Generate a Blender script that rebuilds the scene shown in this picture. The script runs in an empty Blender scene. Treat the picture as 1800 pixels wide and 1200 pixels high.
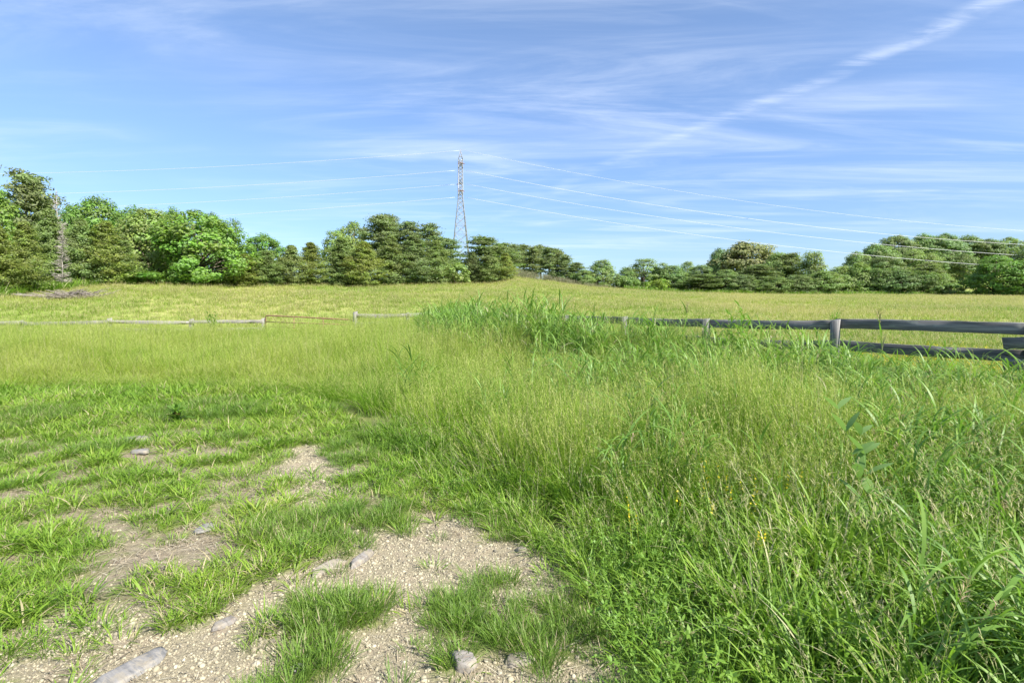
import bpy, math, random
import numpy as np
from mathutils import Vector, Euler, Matrix
rng = np.random.default_rng(7)
random.seed(7)
R = math.radians
scn = bpy.context.scene
COL = scn.collection
EYE = 1.65

# ------------------------------------------------------------------ terrain
_perm = np.random.default_rng(3).random((256, 256))
def vnoise(x, y, f=1.0, ox=0.0):
    x = np.asarray(x, float) * f + 37.3 + ox; y = np.asarray(y, float) * f + 91.7 + ox * 1.7
    xi = np.floor(x).astype(int); yi = np.floor(y).astype(int)
    u = x - xi; v = y - yi
    u = u * u * (3 - 2 * u); v = v * v * (3 - 2 * v)
    a = _perm[xi & 255, yi & 255]; b = _perm[(xi + 1) & 255, yi & 255]
    c = _perm[xi & 255, (yi + 1) & 255]; d = _perm[(xi + 1) & 255, (yi + 1) & 255]
    return (a * (1 - u) + b * u) * (1 - v) + (c * (1 - u) + d * u) * v
def fnoise(x, y, f=1.0, ox=0.0, n=3):
    s = 0; a = 1; t = 0
    for k in range(n):
        s = s + a * vnoise(x, y, f * 2 ** k, ox + 11 * k); t += a; a *= .5
    return s / t
def smooth(a, b, x):
    t = np.clip((np.asarray(x, float) - a) / (b - a), 0, 1)
    return t * t * (3 - 2 * t)

# bearing (tan of the angle off the view axis) -> height and distance of the meadow's crest
CR = np.array([(-1.6, 522, 44), (-.9, 519, 46), (-.8, 513, 53), (-.7, 499, 60), (-.6, 500, 64), (-.5, 502, 68), (-.3, 500, 78),
               (-.1, 500, 85), (-.03, 499, 88), (.005, 488, 104), (.06, 495, 112), (.14, 505, 115), (.23, 511, 118),
               (.3, 515, 120), (.5, 519, 120), (.9, 520, 118), (1.3, 521, 118), (2.0, 522, 118)])
ST = np.array([(-1.0, 26, -.1), (-.5, 27, -.1), (-.28, 27.5, -.06), (0, 25, 0), (.4, 16, 0), (.9, 14, 0)])
def H(x, y):
    x = np.asarray(x, float); y = np.asarray(y, float)
    yy = np.maximum(y, .5); u = np.clip(x / yy, -2, 2)
    Zc = np.interp(u, CR[:, 0], CR[:, 2]); yc = np.interp(u, CR[:, 0], CR[:, 1])
    Hc = EYE + (540 - yc) / 1000 * Zc
    Z0 = np.interp(u, ST[:, 0], ST[:, 1]); h0 = np.interp(u, ST[:, 0], ST[:, 2])
    near = h0 * smooth(10, 24, yy)
    t = np.clip((yy - Z0) / (Zc - Z0), 0, 1)
    h = near + (Hc - h0) * (t + .04 * np.sin(t * math.pi))
    h = h + 13 * smooth(.5, .72, u) * smooth(135, 230, yy)          # wooded hill beyond the meadow
    h = h + (vnoise(x, y, .12) - .5) * .25 * smooth(12, 40, yy) + (fnoise(x, y, .7) - .5) * .07
    return np.where(y < .5, (fnoise(x, y, .7) - .5) * .07, h)
def G(px, Z, dz=0.0):
    x = (px - 900) / 1000 * Z
    return Vector((x, Z, float(H(x, Z)) + dz))

# ------------------------------------------------------------------ helpers
def tag(o, label=None, cat=None, group=None, kind=None):
    if label: o['label'] = label
    if cat: o['category'] = cat
    if group: o['group'] = group
    if kind: o['kind'] = kind
    return o
def empty(name, loc, rz=0, label=None, cat=None, group=None):
    o = bpy.data.objects.new(name, None); COL.objects.link(o)
    o.location = loc; o.rotation_euler = (0, 0, rz); o.empty_display_size = .2
    return tag(o, label, cat, group)
def mesh_np(name, V, F, attrs=None, mat=None, smooth_=False):
    """F: int array (n,k) or list of them"""
    me = bpy.data.meshes.new(name)
    Fs = F if isinstance(F, list) else [F]
    Fs = [np.asarray(f, np.int32) for f in Fs if len(f)]
    V = np.asarray(V, np.float32)
    me.vertices.add(len(V)); me.vertices.foreach_set('co', V.ravel())
    loops = np.concatenate([f.ravel() for f in Fs]); cnt = np.concatenate([np.full(len(f), f.shape[1], np.int32) for f in Fs])
    me.loops.add(len(loops)); me.loops.foreach_set('vertex_index', loops)
    me.polygons.add(len(cnt))
    st = np.zeros(len(cnt), np.int32); st[1:] = np.cumsum(cnt)[:-1]
    me.polygons.foreach_set('loop_start', st)
    if smooth_: me.polygons.foreach_set('use_smooth', np.ones(len(cnt), bool))
    for k, a in (attrs or {}).items():
        a = np.asarray(a, np.float32)
        if a.ndim == 1:
            at = me.attributes.new(k, 'FLOAT', 'POINT'); at.data.foreach_set('value', a)
        else:
            at = me.attributes.new(k, 'FLOAT_VECTOR', 'POINT'); at.data.foreach_set('vector', a.ravel())
    me.update(calc_edges=True)
    if mat: me.materials.append(mat)
    return me
def link(name, me, parent=None, loc=None):
    o = bpy.data.objects.new(name, me); COL.objects.link(o)
    if parent: o.parent = parent
    if loc is not None: o.location = loc
    return o
class MB:
    """collects simple solids and ribbons into ONE mesh"""
    def __init__(s): s.V = []; s.F = {3: [], 4: []}; s.A = []; s.n = 0
    def add(s, V, faces, a=None):
        V = np.asarray(V, float).reshape(-1, 3)
        for f in faces: s.F.setdefault(len(f), []).append([i + s.n for i in f])
        s.V.append(V); s.A.append(np.full(len(V), random.random() if a is None else a)); s.n += len(V)
    def addnp(s, V, F, a):
        s.F.setdefault(F.shape[1], []).extend((F + s.n).tolist()); s.V.append(V); s.A.append(a); s.n += len(V)
    def tube(s, pts, radii, n=6, a=None, cap=True):
        pts = [Vector(p) for p in pts]; k = len(pts)
        if not hasattr(radii, '__len__'): radii = [radii] * k
        V = []
        for i, p in enumerate(pts):
            d = (pts[min(i + 1, k - 1)] - pts[max(i - 1, 0)]).normalized()
            ref = Vector((0, 0, 1)) if abs(d.z) < .9 else Vector((1, 0, 0))
            e1 = d.cross(ref).normalized(); e2 = d.cross(e1)
            for j in range(n):
                q = 2 * math.pi * j / n
                V.append(p + (e1 * math.cos(q) + e2 * math.sin(q)) * radii[i])
        f = []
        for i in range(k - 1):
            for j in range(n):
                f.append((i * n + j, i * n + (j + 1) % n, (i + 1) * n + (j + 1) % n, (i + 1) * n + j))
        if cap:
            V.append(pts[0]); V.append(pts[-1]); c0 = k * n; c1 = c0 + 1
            for j in range(n):
                f.append((c0, (j + 1) % n, j)); f.append((c1, (k - 1) * n + j, (k - 1) * n + (j + 1) % n))
        s.add([tuple(v) for v in V], f, a)
    def beam(s, p, q, w, h, a=None, jit=0.0, nseg=1, up=Vector((0, 0, 1)), bevel=0.0):
        """board from p to q, h tall (along up), w thick, ends cut square, edges worn"""
        p = Vector(p); q = Vector(q); d = (q - p).normalized(); side = d.cross(up).normalized(); u2 = side.cross(d).normalized()
        V = []; b = bevel
        prof = [(-w/2, -h/2 + b), (-w/2 + b, -h/2), (w/2 - b, -h/2), (w/2, -h/2 + b), (w/2, h/2 - b), (w/2 - b, h/2), (-w/2 + b, h/2), (-w/2, h/2 - b)] if b else \
               [(-w/2, -h/2), (w/2, -h/2), (w/2, h/2), (-w/2, h/2)]
        n = len(prof)
        for i in range(nseg + 1):
            c = p.lerp(q, i / nseg)
            for (e, g) in prof:
                V.append(c + side * (e + random.uniform(-jit, jit) * .3) + u2 * (g + random.uniform(-jit, jit)))
        f = []
        for i in range(nseg):
            for j in range(n):
                f.append((i*n + j, i*n + (j + 1) % n, (i + 1)*n + (j + 1) % n, (i + 1)*n + j))
        f.append(tuple(range(n - 1, -1, -1))); f.append(tuple(nseg * n + j for j in range(n)))
        s.add([tuple(v) for v in V], f, a)
    def mesh(s, name, mat, sm=False):
        return mesh_np(name, np.concatenate(s.V), [np.array(v) for v in s.F.values() if v], {'rnd': np.concatenate(s.A)}, mat, sm)
    def build(s, name, mat, parent=None, loc=None, sm=False):
        return link(name, s.mesh(name, mat, sm), parent, loc)

# ------------------------------------------------------------------ node helper
class NT:
    def __init__(s, tree): s.t = tree; s.N = tree.nodes; s.L = tree.links
    def n(s, typ, ins=None, **kw):
        nd = s.N.new(typ)
        for k, v in kw.items(): setattr(nd, k, v)
        for k, v in (ins or {}).items():
            sk = nd.inputs[k]
            if hasattr(v, 'is_output') or isinstance(v, bpy.types.NodeSocket): s.L.new(v, sk)
            else: sk.default_value = v
        return nd
    def math(s, op, a, b=0.0, c=0.0):
        return s.n('ShaderNodeMath', {0: a, 1: b, 2: c}, operation=op).outputs[0]
    def mix(s, f, a, b, mode='MIX'):
        nd = s.n('ShaderNodeMix', data_type='RGBA', blend_type=mode)
        for k, v in ((0, f), (6, a), (7, b)):
            if isinstance(v, bpy.types.NodeSocket): s.L.new(v, nd.inputs[k])
            else: nd.inputs[k].default_value = v if not isinstance(v, tuple) or len(v) == 4 else (*v, 1)
        return nd.outputs[2]
    def ramp(s, f, stops, interp='LINEAR'):
        nd = s.n('ShaderNodeValToRGB', {0: f}); cr = nd.color_ramp; cr.interpolation = interp
        while len(cr.elements) < len(stops): cr.elements.new(.5)
        for e, (p, c) in zip(cr.elements, stops): e.position = p; e.color = (*c, 1) if len(c) == 3 else c
        return nd.outputs[0]
    def mr(s, v, a, b, c=0.0, d=1.0):
        nd = s.n('ShaderNodeMapRange', {0: v, 1: a, 2: b, 3: c, 4: d}, interpolation_type='SMOOTHSTEP'); return nd.outputs[0]
    def noise(s, vec, scale, detail=4, rough=.55, out=0):
        ins = {'Scale': scale, 'Detail': detail, 'Roughness': rough}
        if vec is not None: ins['Vector'] = vec
        return s.n('ShaderNodeTexNoise', ins).outputs[out]
def newmat(name):
    m = bpy.data.materials.new(name); m.use_nodes = True; m.node_tree.nodes.clear()
    t = NT(m.node_tree); out = t.n('ShaderNodeOutputMaterial'); return m, t, out

# grass: blade colour from the blade's own number, drifting by place; a part of the light goes through
def grass_mat(name, cols, straw, seed, straw_p=.12, trans=.42, patch=.5, place=None, gloss=.35):
    m, t, out = newmat(name)
    rnd = t.n('ShaderNodeAttribute', attribute_name='rnd').outputs['Fac']
    sd = t.n('ShaderNodeAttribute', attribute_name='seed').outputs['Fac']
    tint = t.n('ShaderNodeAttribute', attribute_name='tint', attribute_type='INSTANCER').outputs['Fac']
    pos = t.n('ShaderNodeNewGeometry').outputs['Position']
    nz = t.noise(pos, patch, 3)
    f = t.math('ADD', t.math('MULTIPLY', rnd, .45), t.math('ADD', t.math('MULTIPLY', tint, .3), t.math('MULTIPLY', t.math('SUBTRACT', nz, .5), 1.3)))
    f = t.math('ADD', f, .12)
    k = len(cols)
    c = t.ramp(f, [(i / (k - 1), cc) for i, cc in enumerate(cols)])
    r2 = t.math('FRACT', t.math('MULTIPLY', rnd, 37.7))
    st = t.math('GREATER_THAN', r2, t.math('SUBTRACT', 1 - straw_p * .4, t.math('MULTIPLY', t.mr(nz, .4, .7), straw_p)))
    c = t.mix(st, c, straw)
    c = t.mix(sd, c, seed)
    d = t.n('ShaderNodeBsdfPrincipled', {'Base Color': c, 'Roughness': .5, 'Specular IOR Level': gloss})
    tr = t.n('ShaderNodeBsdfTranslucent', {'Color': t.mix(.5, c, t.mix(1.0, c, (1.0, 1.15, .45), 'MULTIPLY'))})
    mx = t.n('ShaderNodeMixShader', {0: trans, 1: d.outputs[0], 2: tr.outputs[0]})
    t.L.new(mx.outputs[0], out.inputs[0]); return m
M = {}
M['short'] = grass_mat('short_grass_blades', [(.11, .225, .022), (.17, .3, .03), (.23, .35, .04), (.3, .38, .055)], (.46, .4, .23), (.38, .34, .18), .14, patch=.8)
M['fine'] = grass_mat('fine_grass_blades', [(.1, .2, .03), (.15, .26, .035), (.2, .3, .045)], (.42, .36, .22), (.34, .3, .16), .12, patch=.9)
M['tall'] = grass_mat('tall_grass_stems', [(.12, .25, .022), (.19, .34, .03), (.27, .39, .04), (.38, .41, .085)], (.52, .48, .26), (.41, .44, .14), .12, patch=.5, gloss=.15)
M['lush'] = grass_mat('lush_grass_blades', [(.11, .23, .025), (.17, .31, .033), (.23, .37, .043), (.31, .4, .06)], (.48, .46, .26), (.44, .42, .2), .09, patch=.7, gloss=.5)
M['reed'] = grass_mat('broad_grass_leaves', [(.1, .21, .03), (.15, .28, .04), (.21, .35, .055), (.29, .39, .085)], (.42, .4, .22), (.42, .3, .2), .05, patch=.5, gloss=.6)
M['meadow'] = grass_mat('meadow_grass_blades', [(.15, .26, .03), (.22, .315, .04), (.3, .355, .06), (.42, .41, .14)], (.52, .45, .24), (.48, .42, .22), .22, patch=.07)
M['flower'] = grass_mat('yellow_flower_stems', [(.2, .26, .03), (.28, .3, .03)], (.3, .3, .1), (.75, .62, .04), .05)
M['brush'] = grass_mat('dry_weed_stalks', [(.17, .19, .09), (.23, .23, .13), (.31, .3, .19)], (.4, .37, .27), (.3, .28, .19), .3)
M['leafy'] = grass_mat('weed_leaves', [(.13, .25, .03), (.18, .32, .04), (.24, .37, .05)], (.3, .3, .12), (.5, .4, .1), .03, patch=.9, gloss=.5)

def foliage_mat(name, trans=.42):
    m, t, out = newmat(name)
    rnd = t.n('ShaderNodeAttribute', attribute_name='rnd').outputs['Fac']
    cl = t.n('ShaderNodeAttribute', attribute_name='clump').outputs['Fac']
    oi = t.n('ShaderNodeObjectInfo')
    k = t.math('ADD', .66, t.math('ADD', t.math('MULTIPLY', rnd, .4), t.math('MULTIPLY', cl, .45)))
    vm = t.n('ShaderNodeVectorMath', {0: oi.outputs['Color'], 'Scale': k}, operation='SCALE').outputs[0]
    hs = t.n('ShaderNodeHueSaturation', {'Hue': t.math('ADD', .486, t.math('MULTIPLY', cl, .034)), 'Saturation': t.math('ADD', .85, t.math('MULTIPLY', rnd, .3)), 'Value': 1.0, 'Color': vm}).outputs[0]
    d = t.n('ShaderNodeBsdfPrincipled', {'Base Color': hs, 'Roughness': .55, 'Specular IOR Level': .35})
    tr = t.n('ShaderNodeBsdfTranslucent', {'Color': t.mix(1.0, hs, (1.1, 1.2, .6), 'MULTIPLY')})
    mx = t.n('ShaderNodeMixShader', {0: trans, 1: d.outputs[0], 2: tr.outputs[0]})
    t.L.new(mx.outputs[0], out.inputs[0]); return m
M['leaf'] = foliage_mat('tree_leaves')
def simple(name, col, rough=.7, metal=0.0, noise=None, amp=.3):
    m, t, out = newmat(name)
    c = (*col, 1)
    if noise:
        p = t.n('ShaderNodeTexCoord').outputs['Object']
        nz = t.noise(p, noise, 5)
        c = t.mix(t.mr(nz, .3, .7), tuple(v * (1 - amp) for v in col), tuple(min(1, v * (1 + amp)) for v in col))
    b = t.n('ShaderNodeBsdfPrincipled', {'Base Color': c, 'Roughness': rough, 'Metallic': metal})
    t.L.new(b.outputs[0], out.inputs[0]); return m
M['bark'] = simple('tree_bark', (.13, .105, .08), .9, 0, 3, .4)
M['deadwood'] = simple('dead_grey_wood', (.3, .275, .235), .9, 0, 3, .3)
M['drybranch'] = simple('dry_grey_branches', (.22, .19, .16), .9, 0, 3, .3)
M['steel'] = simple('galvanised_steel', (.3, .32, .345), .5, .35, 2, .15)
M['rust'] = simple('rusty_steel', (.27, .25, .235), .7, .2, 6, .3)
M['insul'] = simple('brown_porcelain', (.16, .07, .045), .35)
M['wire'] = simple('aluminium_wire', (.58, .59, .61), .5, .15)
M['gate'] = simple('red_painted_tube', (.27, .125, .085), .6, .1, 14, .35)

def wood_mat(name, c1, c2, c3):
    m, t, out = newmat(name)
    rnd = t.n('ShaderNodeAttribute', attribute_name='rnd').outputs['Fac']
    gr = t.n('ShaderNodeAttribute', attribute_name='grain').outputs['Vector']
    mp = t.n('ShaderNodeMapping', {'Vector': gr, 'Scale': (1.2, 34, 34)}).outputs[0]
    wv = t.noise(mp, 1.0, 6, .6)
    big = t.noise(t.n('ShaderNodeMapping', {'Vector': gr, 'Scale': (2, 9, 9)}).outputs[0], 1.0, 4)
    c = t.ramp(wv, [(.3, c1), (.5, c2), (.72, c3)])
    c = t.mix(t.mr(big, .45, .75, 0, .6), c, tuple(v * .55 for v in c2))
    kn = t.n('ShaderNodeTexVoronoi', {'Vector': t.n('ShaderNodeMapping', {'Vector': gr, 'Scale': (1.7, 6, 6)}).outputs[0], 'Scale': 1.0}).outputs['Distance']
    c = t.mix(t.mr(kn, .05, .12, .85, 0), c, (.035, .03, .028))
    lich = t.noise(t.n('ShaderNodeMapping', {'Vector': gr, 'Scale': (5, 8, 8)}).outputs[0], 1.0, 5)
    c = t.mix(t.mr(lich, .58, .72, 0, .35), c, (.3, .34, .28))
    vm = t.n('ShaderNodeVectorMath', {0: c, 'Scale': t.math('ADD', .8, t.math('MULTIPLY', rnd, .4))}, operation='SCALE').outputs[0]
    bp = t.n('ShaderNodeBump', {'Strength': .5, 'Distance': .004, 'Height': wv})
    b = t.n('ShaderNodeBsdfPrincipled', {'Base Color': vm, 'Roughness': .85, 'Normal': bp.outputs[0]})
    t.L.new(b.outputs[0], out.inputs[0]); return m
M['wood'] = wood_mat('shade_toned_weathered_boards', (.06, .058, .058), (.145, .142, .138), (.3, .29, .275))  # weathered wood, darkened in colour for the shaded right-hand run
M['pale'] = wood_mat('sunlit_toned_weathered_boards', (.13, .12, .108), (.215, .2, .18), (.31, .29, .255))  # same weathered wood made paler, sunlight on the boards put into the colour
M['post'] = wood_mat('sunlit_toned_weathered_posts', (.14, .13, .12), (.25, .235, .215), (.38, .36, .325))  # paler post wood, the sunlit look is in its colour

def rock_mat(name, c1, c2, vein, scale=9, layer=True):
    m, t, out = newmat(name)
    p = t.n('ShaderNodeTexCoord').outputs['Object']
    mp = t.n('ShaderNodeMapping', {'Vector': p, 'Rotation': (0, .25, .2), 'Scale': (1, 5 if layer else 1, 2)}).outputs[0]
    a = t.noise(mp, scale, 6, .65); b_ = t.noise(mp, scale * .45, 4)
    c = t.mix(t.mr(a, .3, .7), c1, c2)
    v = t.math('ABSOLUTE', t.math('SUBTRACT', b_, .5))
    c = t.mix(t.mr(v, .0, .03, .4, 0), c, vein)
    c = t.mix(t.mr(t.noise(p, 14, 5), .5, .65, 0, .6), c, (.3, .26, .19))
    bp = t.n('ShaderNodeBump', {'Strength': .7, 'Distance': .01, 'Height': a})
    b = t.n('ShaderNodeBsdfPrincipled', {'Base Color': c, 'Roughness': .75, 'Normal': bp.outputs[0]})
    t.L.new(b.outputs[0], out.inputs[0]); return m
M['slate'] = rock_mat('blue_grey_slate', (.13, .128, .125), (.24, .23, .215), (.34, .3, .225))
M['rock'] = rock_mat('grey_brown_rock', (.13, .12, .105), (.25, .23, .205), (.17, .11, .07), 12)
M['palerock'] = rock_mat('pale_tan_rock', (.2, .175, .135), (.32, .28, .22), (.18, .15, .12), 14)
def pebble_mat():
    m, t, out = newmat('gravel_stones')
    tint = t.n('ShaderNodeAttribute', attribute_name='tint', attribute_type='INSTANCER').outputs['Fac']
    c = t.ramp(tint, [(0, (.12, .108, .08)), (.2, (.22, .195, .138)), (.6, (.325, .288, .192)), (.95, (.38, .34, .235)), (1, (.43, .395, .295))])
    b = t.n('ShaderNodeBsdfPrincipled', {'Base Color': c, 'Roughness': .85})
    t.L.new(b.outputs[0], out.inputs[0]); return m
M['pebble'] = pebble_mat()

# ------------------------------------------------------------------ where the bare drive and the plants are (plan, metres)
BND = np.array([(1.0, .9), (2.4, .56), (3.0, .42), (3.6, .3), (4.2, -.1), (5.5, -.95), (8.25, -2.5), (10.3, -3.9), (14, -7), (30, -20)])
def rb(x, y): return x - np.interp(y, BND[:, 0], BND[:, 1])         # metres to the right of the drive's edge
FRT = np.array([(-14, 11.5), (-7, 11.2), (-4, 10.6), (-2.6, 9.2), (-.92, 6.6), (0, 5.0), (.63, 4.3), (1.2, 4.0), (2.5, 3.9), (4, 4.1), (9, 4.4), (14, 5)])
def frt(x): return np.interp(x, FRT[:, 0], FRT[:, 1])               # where the tall grass starts
def caps(x, y, ax, ay, bx, by, r):
    dx, dy = bx - ax, by - ay
    t = np.clip(((x - ax) * dx + (y - ay) * dy) / (dx * dx + dy * dy + 1e-9), 0, 1)
    return np.hypot(x - ax - t * dx, y - ay - t * dy) - r
BARE = [(-2.1, 2.25, -1.1, 3.15, .2), (-1.5, 2.3, -.75, 3.6, .36), (-.9, 2.35, -.75, 3.7, .34), (-1.1, 3.4, -.5, 4.15, .24), (-.9, 4.0, .05, 3.75, .28),
        (-.5, 2.5, -.45, 3.4, .2), (-.55, 2.35, .15, 2.45, .2), (-.2, 2.35, .42, 2.6, .14),
        (.0, 3.5, .28, 3.25, .1), (-2.35, 6.6, -1.75, 5.2, .17), (-2.3, 6.4, -2.5, 5.2, .16), (-2.4, 5.4, -2.2, 4.0, .1), (-2.0, 4.3, -2.6, 3.5, .14), (-2.9, 4.2, -3.6, 4.7, .14),
        (-2.3, 3.9, -1.5, 3.9, .12), (-4.6, 7.2, -5.4, 6.8, .14), (-4.4, 5.6, -3.7, 5.9, .1), (-3.6, 7.3, -4.4, 7.5, .1), (-3.0, 8.2, -3.4, 9.2, .12),
        (-1.3, 3.0, -2.5, 2.5, .12), (-2.0, 3.5, -2.4, 3.1, .07), (-.3, 4.9, -.9, 5.6, .12)]
GRASSY = [(-1.02, 3.1, -.92, 2.75, .17), (-.78, 2.9, -.88, 2.5, .12), (-.3, 3.15, -.22, 2.75, .14), (-.05, 2.95, .1, 2.75, .15), (.12, 3.1, .25, 2.9, .12), (-1.75, 4.35, -.95, 4.55, .18), (-1.75, 4.1, -1.35, 3.95, .14), (-1.2, 4.35, -.9, 4.3, .1), (-1.05, 2.35, -.95, 2.4, .1)]
def bare(x, y):
    wx = x + (fnoise(x, y, 3.1, 5, 4) - .5) * .55; wy = y + (fnoise(x, y, 3.1, 60, 4) - .5) * .55
    b = np.zeros_like(x)
    for c in BARE: b = np.maximum(b, 1 - smooth(-.1, .12, caps(wx, wy, *c)))
    # thin, patchy turf all over the drive
    b = np.maximum(b, smooth(.455, .545, fnoise((x * .8 - y * .6) * 1.0, (x * .6 + y * .8) * .62, 5.2, 20, 3)) * (1 - smooth(6.5, 10, y)) * .9 * (1 - smooth(-.3, 0, rb(x, y))))
    for c in GRASSY: b = np.minimum(b, smooth(-.05, .08, caps(wx, wy, *c)))
    b = b * (1 - smooth(-.02, .12, rb(x, y) + (fnoise(x, y, 2.5, 9) - .5) * .25))
    return b
GRAV = BARE[:9] + [(-1.3, 3.0, -2.6, 2.6, .25), (-2.35, 6.6, -1.75, 5.2, .25)]
def gravel(x, y):
    b = np.zeros_like(x)
    for c in GRAV: b = np.maximum(b, 1 - smooth(-.02, .3, caps(x, y, *c)))
    return b * (1 - smooth(0, .2, rb(x, y)))

# fence line (plan): right-hand fence from near the camera to the corner, then to the gate
def onpx(px, Z): return ((px - 900) / 1000 * Z, Z)
def zf(px): return 1 / (.037 + (px - 625) * 7.62e-5)
FP = [onpx(p, zf(p)) for p in (2060, 1815, 1465, 1240, 1097, 995)] + [(-.05, 17.4), (-.9, 19.8), (-1.7, 22.3), (-2.4, 24.9), (-3.05, 27.5), onpx(716, 26), onpx(625, 24)]
def fence_d(x, y):
    d = np.full_like(x, 1e9); s = np.zeros_like(x)
    for (a, b) in zip(FP[:10], FP[1:11]):
        dd = caps(x, y, a[0], a[1], b[0], b[1], 0)
        side = (b[0] - a[0]) * (y - a[1]) - (b[1] - a[1]) * (x - a[0])
        s = np.where(dd < d, np.sign(side), s); d = np.minimum(d, dd)
    return d * s                       # positive on the camera's side
LFP = [onpx(p, z) for p, z in ((463, 26.3), (335, 25.4), (193, 24.5), (38, 23.5), (-140, 22.5), (-340, 21.5))]
def back_line(x, y):                   # >0 in front of the left fence and the gate
    pts = sorted([(a, b) for a, b in LFP] + [FP[-1], (-4.78, 26), (-3.05, 27.5)])
    return np.interp(x, [p[0] for p in pts], [p[1] for p in pts]) - y

# ------------------------------------------------------------------ ground sheet
def axis(lo, hi, a, b, step, g=1.07):
    c = list(np.arange(a, b + 1e-6, step)); s = step; v = a; left = []
    while v > lo: s *= g; v -= s; left.append(v)
    s = step; v = b; right = []
    while v < hi: s *= g; v += s; right.append(v)
    return np.array(left[::-1] + c + right)
gx = axis(-900, 900, -5.5, 3.5, .05); gy = axis(-300, 1500, 2.0, 9, .05)
X, Y = np.meshgrid(gx, gy, indexing='ij')
Z = H(X, Y)
ba = bare(X, Y); gv = gravel(X, Y)
Z = Z + (fnoise(X, Y, 6, 3) - .5) * .02 * smooth(12, 6, Y) - .015 * ba
nx, ny = X.shape
ii = np.arange(nx * ny).reshape(nx, ny)
F = np.stack([ii[:-1, :-1], ii[1:, :-1], ii[1:, 1:], ii[:-1, 1:]], -1).reshape(-1, 4)
m, t, out = newmat('soil_gravel_and_turf')
pos = t.n('ShaderNodeNewGeometry').outputs['Position']
A_b = t.n('ShaderNodeAttribute', attribute_name='bare').outputs['Fac']; A_g = t.n('ShaderNodeAttribute', attribute_name='gravel').outputs['Fac']
fine = t.noise(pos, 55, 6, .7); mid = t.noise(pos, 7, 5); big = t.noise(pos, .06, 5, .6)
soil = t.mix(t.mr(mid, .3, .7), (.15, .12, .08), (.28, .235, .165))
soil = t.mix(t.mr(fine, .35, .7), soil, t.mix(.5, soil, (.42, .36, .26)))
grv = t.mix(t.mr(fine, .3, .7), (.185, .163, .112), (.36, .315, .21))
grv = t.mix(t.mr(mid, .45, .75, 0, .6), grv, (.34, .27, .2))
bc = t.mix(A_g, soil, grv)
turf = t.mix(t.mr(t.noise(pos, 3, 5), .35, .65), (.13, .19, .045), (.22, .25, .075))
mead = t.mix(t.mr(big, .42, .62), (.2, .27, .055), (.36, .35, .12))
mead = t.mix(t.mr(t.noise(pos, .8, 6, .7), .35, .7, 0, .7), mead, (.25, .3, .07))
dist = t.n('ShaderNodeSeparateXYZ', {0: pos}).outputs[1]
under = t.mix(t.mr(fine, .4, .6), (.11, .1, .05), (.17, .17, .07))
turf = t.mix(t.mr(dist, 14, 30), t.mix(.6, under, turf), mead)
c = t.mix(A_b, turf, bc)
bp = t.n('ShaderNodeBump', {'Strength': .8, 'Distance': .02, 'Height': fine})
b = t.n('ShaderNodeBsdfPrincipled', {'Base Color': c, 'Roughness': .95, 'Specular IOR Level': .1, 'Normal': bp.outputs[0]})
t.L.new(b.outputs[0], out.inputs[0])
ground = link('ground', mesh_np('ground', np.stack([X, Y, Z], -1).reshape(-1, 3), F, {'bare': ba.ravel(), 'gravel': gv.ravel()}, m, True))
tag(ground, kind='structure')
def HG(x, y):
    return H(x, y) + (fnoise(x, y, 6, 3) - .5) * .02 * smooth(12, 6, y) - .015 * bare(x, y)

# ------------------------------------------------------------------ ribbons (blades, leaves, stalks)
def ribbons(base, az, L, th0, th1, w, nseg=4, prof='blade', sidejit=.7, r=None, seed=0.0):
    n = len(base); base = np.asarray(base, float)
    T = np.linspace(0, 1, nseg + 1)
    P = np.zeros((n, nseg + 1, 3)); P[:, 0] = base
    for i in range(nseg):
        th = th0 + th1 * (T[i] + .5 / nseg)
        st = (L / nseg)[:, None] * np.stack([np.sin(th) * np.cos(az), np.sin(th) * np.sin(az), np.cos(th)], -1)
        P[:, i + 1] = P[:, i] + st
    sa = az + math.pi / 2 + rng.uniform(-sidejit, sidejit, n)
    side = np.stack([np.cos(sa), np.sin(sa), np.zeros(n)], -1)
    if prof == 'blade': W = np.array([.55 + .45 * min(1, t_ * 3) if t_ < .4 else max(.0, 1 - ((t_ - .4) / .6) ** 1.6) for t_ in T])
    elif prof == 'leaf': W = np.sin(np.pi * np.clip(T * .93 + .05, 0, 1)) ** .8
    else: W = np.linspace(1, .5, nseg + 1)
    W = np.maximum(W, .06)
    off = side[:, None, :] * (W[None, :, None] * (w / 2)[:, None, None])
    V = np.stack([P - off, P + off], 2).reshape(-1, 3)
    k = (np.arange(n) * (nseg + 1) * 2)[:, None]
    j = np.arange(nseg)[None, :] * 2
    F = np.stack([k + j, k + j + 1, k + j + 3, k + j + 2], -1).reshape(-1, 4)
    if r is None: r = rng.random(n)
    rr = np.repeat(r, (nseg + 1) * 2); ss = np.full(len(rr), seed)
    return V, F, rr, ss, P
class RB:
    def __init__(s): s.V = []; s.F = []; s.r = []; s.s = []; s.n = 0
    def add(s, V, F, r, sd, *_):
        s.V.append(V); s.F.append(F + s.n); s.r.append(r); s.s.append(sd); s.n += len(V)
    def mesh(s, name, mat):
        return mesh_np(name, np.concatenate(s.V), np.concatenate(s.F), {'rnd': np.concatenate(s.r), 'seed': np.concatenate(s.s)}, mat)
def disc(n, r):
    a = rng.uniform(0, 2 * math.pi, n); q = r * np.sqrt(rng.random(n))
    return np.stack([q * np.cos(a), q * np.sin(a), np.zeros(n)], -1), a
U = rng.uniform
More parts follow.
